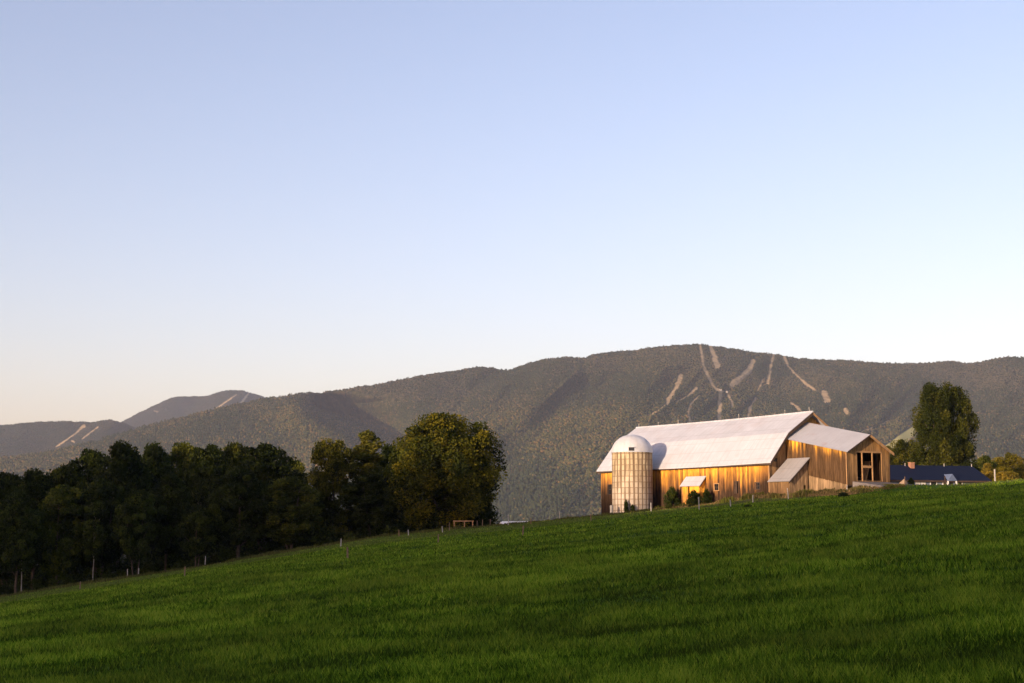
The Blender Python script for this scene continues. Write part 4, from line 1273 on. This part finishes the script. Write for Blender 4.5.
MESHES = {}
def tree_mesh(key, H, W, base, shape, pal, nclump, per, leaf, seed, clump=0.16, vert=1.0, trunk_r=0.22, limbs=7, split=False):
    rng = np.random.RandomState(seed)
    C, T, cc = crown_points(rng, base, H, W, shape, nclump, per, clump=clump, vert=vert)
    v, q = leaf_quads(C, leaf, rng, 0.3)
    col = np.repeat(tints(T, rng, pal), 4, axis=0)
    crown = fast_mesh('crown', v, q, color=col)
    crown.materials.append(M_LEAF)
    tk = MB()
    top = H * 0.82
    def wob(z, s): return (math.sin(z * 0.5 + seed + s) * 0.12, math.cos(z * 0.4 + seed * 2 + s) * 0.12)
    stems = [(0, 0)] if not split else [(-0.25, -0.10), (0.25, 0.12)]
    for si, (sx, lean) in enumerate(stems):
        pts = []; rad = []
        for k in range(9):
            z = -0.5 + (top + 0.5) * k / 8
            wx, wy = wob(z, si)
            pts.append((sx + wx + lean * z, wy, z)); rad.append(trunk_r * (1.25 if k == 0 else 1 - 0.1 * k))
        tk.tube(pts, rad, 8)
    order = sorted(cc, key=lambda c: -c[3])[:limbs * 2]
    for i, (x, y, z, cr, _) in enumerate(order):
        z0 = max(base * 0.8, z - math.hypot(x, y) * 0.9 - 0.8)
        z0 = min(z0, top)
        wx, wy = wob(z0, 0)
        tk.tube([(wx, wy, z0), (x * 0.45, y * 0.45, z0 + (z - z0) * 0.45 + 0.2), (x * 0.92, y * 0.92, z)], [trunk_r * .45, trunk_r * .28, 0.025], 5)
    me = bpy.data.meshes.new('trunk'); me.from_pydata(tk.v, [], tk.f); me.polygons.foreach_set('use_smooth', [True] * len(tk.f)); me.update()
    MESHES[key] = (crown, me, H, W)

def place_tree(key, px, top_py, Y, label, name, wpx=None, rz=0.0, group=None, cat='tree', bark=None, hs=None):
    crown, trunk, H, W = MESHES[key]
    tp = P(px, top_py, Y)
    g = gz(tp.x, Y)
    sz = (tp.z - g) / H
    sw = (wpx * Y / K) / W if wpx else sz
    t = tag(empty(name, (tp.x, Y, g), rz), label, cat, group)
    t.scale = (sw, sw, sz)
    a = bpy.data.objects.new('crown', crown); COL.objects.link(a); a.parent = t
    me = trunk
    b = bpy.data.objects.new('trunk', me)
    COL.objects.link(b); b.parent = t
    if not me.materials: me.materials.append(bark or M_BARK)
    return t

tree_mesh('maple', 13.5, 12.6, 1.0, EGG if False else [(0, .62), (.12, .86), (.3, .98), (.5, 1), (.7, .93), (.85, .76), (.95, .5), (1, .2)], PAL_MAPLE, 340, 230, 0.15, 11, clump=0.095, vert=1.1, trunk_r=0.4, limbs=14)
tree_mesh('round', 13, 8.5, 1.0, [(0, .85), (.2, 1), (.6, 1), (.8, .94), (.92, .74), (1, .4)], [(0.012, 0.018, 0.004), (0.048, 0.054, 0.008), (0.16, 0.145, 0.014)], 200, 200, 0.15, 12, clump=0.10, trunk_r=0.25)
tree_mesh('broad', 13, 9, 2.6, ROUND, PAL_DARK, 170, 170, 0.17, 13, clump=0.10, trunk_r=0.22, split=True)
tree_mesh('broad2', 14, 8, 3.2, TALL, PAL_DARK, 160, 170, 0.17, 14, clump=0.105, vert=1.4, trunk_r=0.2)
tree_mesh('broad3', 13, 8, 2.0, ROUND, PAL_GREEN, 150, 160, 0.17, 15, clump=0.10, trunk_r=0.2, split=True)
tree_mesh('golden', 12, 9, 0.8, FULL, [(0.09, 0.085, 0.010), (0.17, 0.15, 0.014), (0.27, 0.21, 0.02)], 190, 170, 0.15, 25, clump=0.10, trunk_r=0.2)
tree_mesh('young', 9, 5.5, 2.0, ROUND, PAL_DARK, 110, 120, 0.15, 16, clump=0.11, trunk_r=0.10, split=True)
tree_mesh('birch', 11, 4.6, 3.5, TALL, PAL_DARK, 90, 100, 0.15, 17, clump=0.12, trunk_r=0.10)
tree_mesh('slim', 14.5, 4.2, 4.0, TALL, PAL_YEL, 100, 130, 0.15, 18, clump=0.15, trunk_r=0.16)
tree_mesh('upright', 17.5, 9.4, 0.8, [(0, 1), (.2, 1), (.45, 1), (.6, .96), (.75, .87), (.88, .70), (.96, .46), (1, .25)], PAL_PINE, 330, 240, 0.15, 19, clump=0.085, vert=2.2, trunk_r=0.4, limbs=12)
tree_mesh('bush', 3.0, 3.2, 0.1, FULL, PAL_DARK, 40, 120, 0.13, 20, clump=0.18, trunk_r=0.05, limbs=4)
tree_mesh('yellow_bush', 3.0, 3.2, 0.1, FULL, [(0.14, 0.11, 0.015), (0.24, 0.17, 0.02), (0.32, 0.22, 0.03)], 40, 140, 0.12, 22, clump=0.18, trunk_r=0.05, limbs=4)

LG = 'trees of the dark wood on the left'
TREES = [
    # key, px, top, Y, wpx, label, name
    ('broad2', -22, 470, 170, 70, 'dark tree cut by the left edge of the photo'),
    ('broad', 10, 474, 172, 62, 'leftmost full dark tree crown, low and broad'),
    ('broad2', 38, 471, 168, 56, 'second dark crown from the left edge, slightly higher than its left neighbour'),
    ('broad3', 66, 464, 174, 56, 'mid green tree on the rising shoulder of the left wood'),
    ('broad', 93, 451, 180, 62, 'broad dark tree left of the highest crowns of the wood'),
    ('broad2', 122, 443.5, 176, 58, 'tall dark crown, first of the highest ones from the left'),
    ('broad2', 151, 445, 184, 56, 'tall dark crown between the first high crown and the yellow topped one'),
    ('broad3', 183, 441.5, 188, 62, 'tall tree with yellow lit top in the middle of the left wood'),
    ('broad', 210, 446, 178, 52, 'dark tree just right of the yellow topped tree'),
    ('broad3', 236, 441.5, 180, 46, 'narrow tree with a small sunlit tip above the left wood'),
    ('broad', 264, 445, 170, 78, 'widest round crown at the right end of the left wood'),
    ('broad3', 294, 459, 182, 38, 'lower tree filling the gap left of the round tree'),
    ('broad2', 20, 492, 158, 50, 'front dark tree near the left edge, below the broad crown'),
    ('broad3', 62, 484, 161, 50, 'front tree with paler green foliage near the left'),
    ('broad', 103, 480, 163, 54, 'front dark tree below the first high crown'),
    ('young', 137, 490, 158.5, 44, 'small front tree below the tall dark crowns'),
    ('broad2', 168, 476, 164, 52, 'front dark tree below the yellow topped tree'),
    ('young', 199, 506, 158, 42, 'small tree with a forked pale stem beside the pale fence post'),
    ('broad', 240, 470, 160.5, 58, 'front tree with two grey leaning stems showing at its foot'),
    ('broad3', 290, 476, 161, 58, 'front tree with a curved forked trunk before the gap'),
    ('round', 334, 440.5, 166, 52, 'round dark tree with sunlit top between the wood and the slim yellow tree'),
    ('slim', 368, 428.5, 169, 44, 'slim tall yellow green tree rising between the round tree and the maple'),
    ('broad2', 391, 446, 176, 40, 'thin brownish tree in the gap left of the big maple'),
    ('broad', 372, 474, 165, 62, 'low dark tree in front of the slim yellow tree'),
]
rg = random.Random(5)
for (k, px, top, Y, w, lab) in TREES:
    place_tree(k, px, top, Y, lab, 'round_tree' if k == 'round' else 'slim_tree' if k == 'slim' else 'broadleaf_tree', w * (1.18 if k.startswith('broad') else 1), rg.uniform(0, 6.2), LG)
place_tree('maple', 446, 416.5, 163, 'big round maple with sunlit golden top at the right end of the wood', 'maple_tree', 112, 1.0)
# birch stems
birch_me = MESHES['birch']
for (px, top, Y, w, lab) in [(24.5, 500, 157.5, 30, 'birch with a white trunk near the left edge of the field'), (96, 498, 160, 32, 'birch with two pale stems right of the left white birch')]:
    t = place_tree('birch', px, top, Y, lab, 'birch_tree', w, rg.uniform(0, 6), 'pale stemmed birches', bark=M_BIRCH)

place_tree('upright', 939.5, 384.5, 214, 'tall dense dark green tree with lobed top behind the house', 'tall_tree', 67, 0.6)
place_tree('round', 903, 440, 222, 'smaller tree tucked left of the tall tree behind the house', 'small_tree', 38, 2.0)
RG = 'bushes and trees beyond the right crest'
for (k, px, top, Y, w, lab) in [('golden', 1008, 453, 250, 50, 'round olive tree at the right edge beyond the crest'), ('broad3', 985, 455, 240, 34, 'low tree right of the tall tree'),
                             ('golden', 1030, 462, 228, 46, 'yellowish tree cut by the right edge of the photo'), ('broad', 1060, 450, 245, 60, 'tree just outside the right edge'),
                             ('broad3', 972, 462, 232, 26, 'small dark tree behind the right end of the house roof'),
                             ('golden', 1002, 466, 215, 34, 'low rounded golden green tree on the right between pole and edge')]:
    place_tree(k, px, top, Y, lab, 'broadleaf_tree', w, rg.uniform(0, 6), RG)
place_tree('yellow_bush', 985.5, 463.5, 205, 'bright yellow bush left of the white marker pole', 'bush', 22, 0.5, None, 'bush')
place_tree('yellow_bush', 1008, 471.5, 200, 'low yellow green bush behind the white marker pole', 'bush', 30, 2.5, None, 'bush')

# shrubs at the barn
def on_wall_side(px, out):
    o = C0 - G1 * out
    t = along(o, E1, px)
    return (o + E1 * t)
SH = 'shrubs along the barn wall'
for (px, top, out, w, lab) in [(672, 488.5, 1.2, 16, 'tall dark shrub against the barn wall left of the side shed'), (693.5, 491.5, 1.9, 16, 'dark shrub hiding the front of the small side shed'),
                             (706.5, 490, 1.0, 10, 'narrow shrub at the right side of the small side shed')]:
    c = on_wall_side(px, out)
    place_tree('bush', px, top, c.y, lab, 'shrub', w, px, SH, 'shrub')
c = SILO_C + Vector((-0.35, -2.35, 0))
place_tree('bush', 626, 500.5, SILO_C.y - 2.5, 'small vine like plant climbing the foot of the silo', 'shrub', 5, 0.2, None, 'shrub')
place_tree('bush', 632.5, 505, SILO_C.y - 2.6, 'tiny plant right of the vine at the foot of the silo', 'shrub', 5, 1.2, None, 'shrub')
for (px, py, w, h, lab) in [(843, 497.5, 12, 5, 'low dark green clump in the grass below the covered ramp'), (748.5, 507.5, 8, 3, 'small dark clump in the grass below the barn wall')]:
    Y = hit(px, py, 140)
    place_tree('bush', px, py - h, Y, lab, 'weed_clump', w, 0.4, 'dark clumps in the mown grass', 'weeds')
place_tree('bush', 911, 478.5, 151, 'small olive bush right of the tan boulder', 'shrub', 7, 0.9, None, 'shrub')
place_tree('bush', 889, 476, 158, 'dark bush behind the right corner of the covered ramp', 'shrub', 16, 0.3, None, 'shrub') if False else None

# undergrowth beneath the wood
def undergrowth():
    rng = np.random.RandomState(77)
    C = []; T = []
    for px in np.arange(-70, 402, 5.5):
        for k in range(4):
            pj = px + rng.uniform(-4, 4)
            Y = 160 + rng.uniform(0, 26)
            u = (pj - 512) / K; X = u * Y
            g = gz(X, Y); r = rng.uniform(0.7, 1.5); hgt = rng.uniform(1.0, 2.6) + (0.9 if Y > 168 else 0)
            n = 170
            d = rng.normal(size=(n, 3)); d /= np.linalg.norm(d, axis=1, keepdims=True)
            C.append(np.array([X, Y, g + hgt * 0.45]) + d * np.array([r, r, hgt * 0.6]) * rng.uniform(.4, 1.05, (n, 1))); T.append(np.full(n, rng.uniform()))
    for px in np.arange(-80, 492, 4.0):
        for k in range(2):
            Y = 178 + rng.uniform(0, 16) - (6 if px > 400 else 0)
            if px > 470: Y = 166
            X = (px + rng.uniform(-3, 3) - 512) / K * Y
            g = gz(X, Y); r = rng.uniform(1.0, 1.9); hgt = rng.uniform(3.5, 6.5) * (0.65 if px > 455 else 1)
            n = 420
            d = rng.normal(size=(n, 3)); d /= np.linalg.norm(d, axis=1, keepdims=True)
            C.append(np.array([X, Y, g + hgt * 0.45]) + d * np.array([r, r, hgt * 0.6]) * rng.uniform(.3, 1.05, (n, 1))); T.append(np.full(n, rng.uniform()))
    C = np.concatenate(C); T = np.concatenate(T)
    v, q = leaf_quads(C, 0.17, rng, 0.3)
    me = fast_mesh('undergrowth', v, q, color=np.repeat(tints(T, rng, PAL_DARK), 4, axis=0))
    tag(link_mesh('undergrowth', me, M_LEAF), 'dark undergrowth and brush beneath the wood', 'undergrowth', kind='stuff')
undergrowth()

# bramble and dry hedge line below the crest left of the silo
def blades(name, X, Y, h, w, col, bend, seed, label, cat, mat=None, zoff=-0.03):
    rng = np.random.RandomState(seed)
    n = len(X)
    Z = ground(X, Y) + zoff
    an = rng.uniform(0, 2 * math.pi, n)
    face = rng.uniform(-0.9, 0.9, n)                     # width direction roughly across the view
    wx, wy = np.cos(face) * w / 2, np.sin(face) * w / 2
    bx, by = np.cos(an) * bend * h, np.sin(an) * bend * h
    B = np.stack([X, Y, Z], -1)
    V = np.empty((n, 5, 3))
    V[:, 0] = B + np.stack([-wx, -wy, 0 * w], -1); V[:, 1] = B + np.stack([wx, wy, 0 * w], -1)
    mid = B + np.stack([bx * .3, by * .3, h * .55], -1)
    V[:, 2] = mid + np.stack([wx, wy, 0 * w], -1) * .8; V[:, 3] = mid - np.stack([wx, wy, 0 * w], -1) * .8
    V[:, 4] = B + np.stack([bx, by, h], -1)
    i = np.arange(n)[:, None] * 5
    q = i + np.array([[0, 1, 2, 3]]); t = i + np.array([[3, 2, 4]])
    me = fast_mesh(name, V.reshape(-1, 3), q, t, color=np.repeat(col, 5, axis=0))
    return tag(link_mesh(name, me, mat or M_GRASS), label, cat, kind='stuff')

def grass():
    rng = np.random.RandomState(3)
    n = 1150000
    # depth distributed so that picture density stays even
    a = rng.uniform(0, 1, n)
    Y0_, Y1_ = 6.0, 150.0
    e = 0.62
    Y = (Y0_ ** -e + a * (Y1_ ** -e - Y0_ ** -e)) ** (-1 / e)
    X = rng.uniform(-1, 1, n) * (0.42 * Y + 9 * np.clip(30 / Y, 0.5, 1.2))
    cl = fbm(X * 0.55, Y * 0.8, 4, 31)
    cl2 = fbm(X * 2.2, Y * 2.6, 2, 33)
    big = fbm(X * 0.07, Y * 0.16, 3, 35)
    h = (0.02 + 0.15 * cl + 0.09 * cl2) * (0.8 + 0.5 * rng.uniform(0, 1, n)) * (0.9 + 0.5 * (big - 0.5))
    w = (0.0045 + 0.00062 * Y) * rng.uniform(0.6, 1.3, n)
    pal = np.array([(0.018, 0.044, 0.002), (0.074, 0.152, 0.007), (0.145, 0.26, 0.015), (0.26, 0.35, 0.030)])
    row = fbm(X * 0.22 + Y * 0.05, Y * 0.9 - X * 0.12, 3, 37)
    t = np.clip(0.42 + 1.0 * (cl - 0.5) + 0.42 * (row - 0.5) + 0.9 * (cl2 - 0.5) + 0.5 * (big - 0.5) + rng.normal(0, 0.30, n), 0, 0.999) * 3
    i = t.astype(int); f = (t - i)[:, None]
    col = pal[i] * (1 - f) + pal[np.minimum(i + 1, 3)] * f
    fe = strip_edge(X, Y)
    dry = np.clip((Y - fe) / 2.5, 0, 1)[:, None] * rng.uniform(0.15, 0.75, (n, 1))
    col = col * (1 - dry) + np.array([(0.13, 0.145, 0.045)]) * dry
    blades('grass', X, Y, h, w, col, rng.uniform(0.1, 0.7, n), 5, 'mown green grass covering the whole sloping field', 'grass')
    # pale broad-leaved weeds, taller seed stems
    n = 4200
    Y = (26. ** -e + rng.uniform(0, 1, n) * (110. ** -e - 16. ** -e)) ** (-1 / e)
    X = rng.uniform(-0.25, 0.42, n) * Y
    k = fbm(X * 1.3, Y * 0.9, 3, 51) > 0.60 - 0.06 * (X / Y > 0.13)
    X, Y = X[k], Y[k]; n = len(X)
    m = 5
    X = np.repeat(X, m) + rng.normal(0, 0.06, n * m); Y = np.repeat(Y, m) + rng.normal(0, 0.06, n * m)
    col = np.array([(0.20, 0.27, 0.03)]) * rng.uniform(0.6, 1.2, (n * m, 1))
    blades('broadleaf_weeds', X, Y, rng.uniform(0.07, 0.16, n * m), 0.014 + 0.0009 * Y, col, rng.uniform(0.3, 1.0, n * m), 6, 'paler leafy weeds scattered in patches through the grass', 'weeds')
grass()

def verge():
    rng = np.random.RandomState(8)
    n = 15000
    t = rng.uniform(0, 1, n)
    # strip along the barn front and around the ramp
    px = 655 + t * 250
    yb = np.interp(px, [655, 700, 770, 800, 850, 905], [154.5, 148.5, 140.5, 137.8, 134.6, 137.0])
    Y = yb + rng.uniform(0, 1, n) ** 1.2 * np.interp(px, [655, 700, 770, 800, 850, 905], [5, 4, 3.0, 3.4, 3.6, 6])
    X = (px - 512) / K * Y
    cl = fbm(X * 0.6, Y * 0.6, 3, 61)
    h = (0.10 + 1.1 * np.clip(cl - 0.30, 0, 1)) * rng.uniform(0.5, 1.3, n) * np.interp(px, [840, 870, 905], [1, .55, .3])
    mix = np.clip((cl - 0.35) * 2.5 + rng.normal(0, 0.25, n), 0, 1)[:, None]
    col = np.array([(0.34, 0.22, 0.11)]) * (1 - mix) + np.array([(0.13, 0.14, 0.025)]) * mix
    col *= rng.uniform(0.4, 1.4, (n, 1))
    blades('tall_weeds', X, Y, h, rng.uniform(0.08, 0.16, n), col, rng.uniform(0.05, 0.4, n), 9, 'dry tall grass and weeds along the foot of the barn', 'weeds')
    # rough tufts along the crest left of the silo and by the wood
    n = 26000
    px = rng.uniform(-20, 660, n)
    yb = np.interp(px, [-20, 200, 400, 520, 660], [140, 143, 146, 146, 148])
    Y = yb + rng.uniform(0, 1, n) * 13
    X = (px - 512) / K * Y
    cl = fbm(X * 0.5, Y * 0.5, 3, 71)
    k = cl > 0.42
    X, Y, cl = X[k], Y[k], cl[k]; n = len(X)
    col = np.array([(0.105, 0.11, 0.03)]) * rng.uniform(0.5, 1.4, (n, 1)) * np.array([1.0, 1.0, 1.0])
    blades('rough_grass', X, Y, 0.15 + 0.5 * (cl - 0.4) * 2 * rng.uniform(0.5, 1, n), rng.uniform(0.05, 0.09, n), col, rng.uniform(0.05, 0.4, n), 10, 'unmown rough grass along the fence line at the field edge', 'grass')
verge()

# ------------------------------------------------------------------ haze
HAZE = True
if HAZE:
    m, nt, out = new_mat('haze_air')
    v = N(nt, 'ShaderNodeVolumePrincipled', ins={'Density': 0.000042, 'Color': (0.66, 0.78, 1.0, 1.0), 'Anisotropy': 0.0})
    nt.links.new(v.outputs[0], out.inputs['Volume'])
    b = MB(); b.box(-11000, 11000, -900, 12500, -230, 980)
    h = b.build('haze', m)
    tag(h, 'thin blue evening haze in front of the mountains', 'haze', kind='stuff')
    h.display_type = 'WIRE'
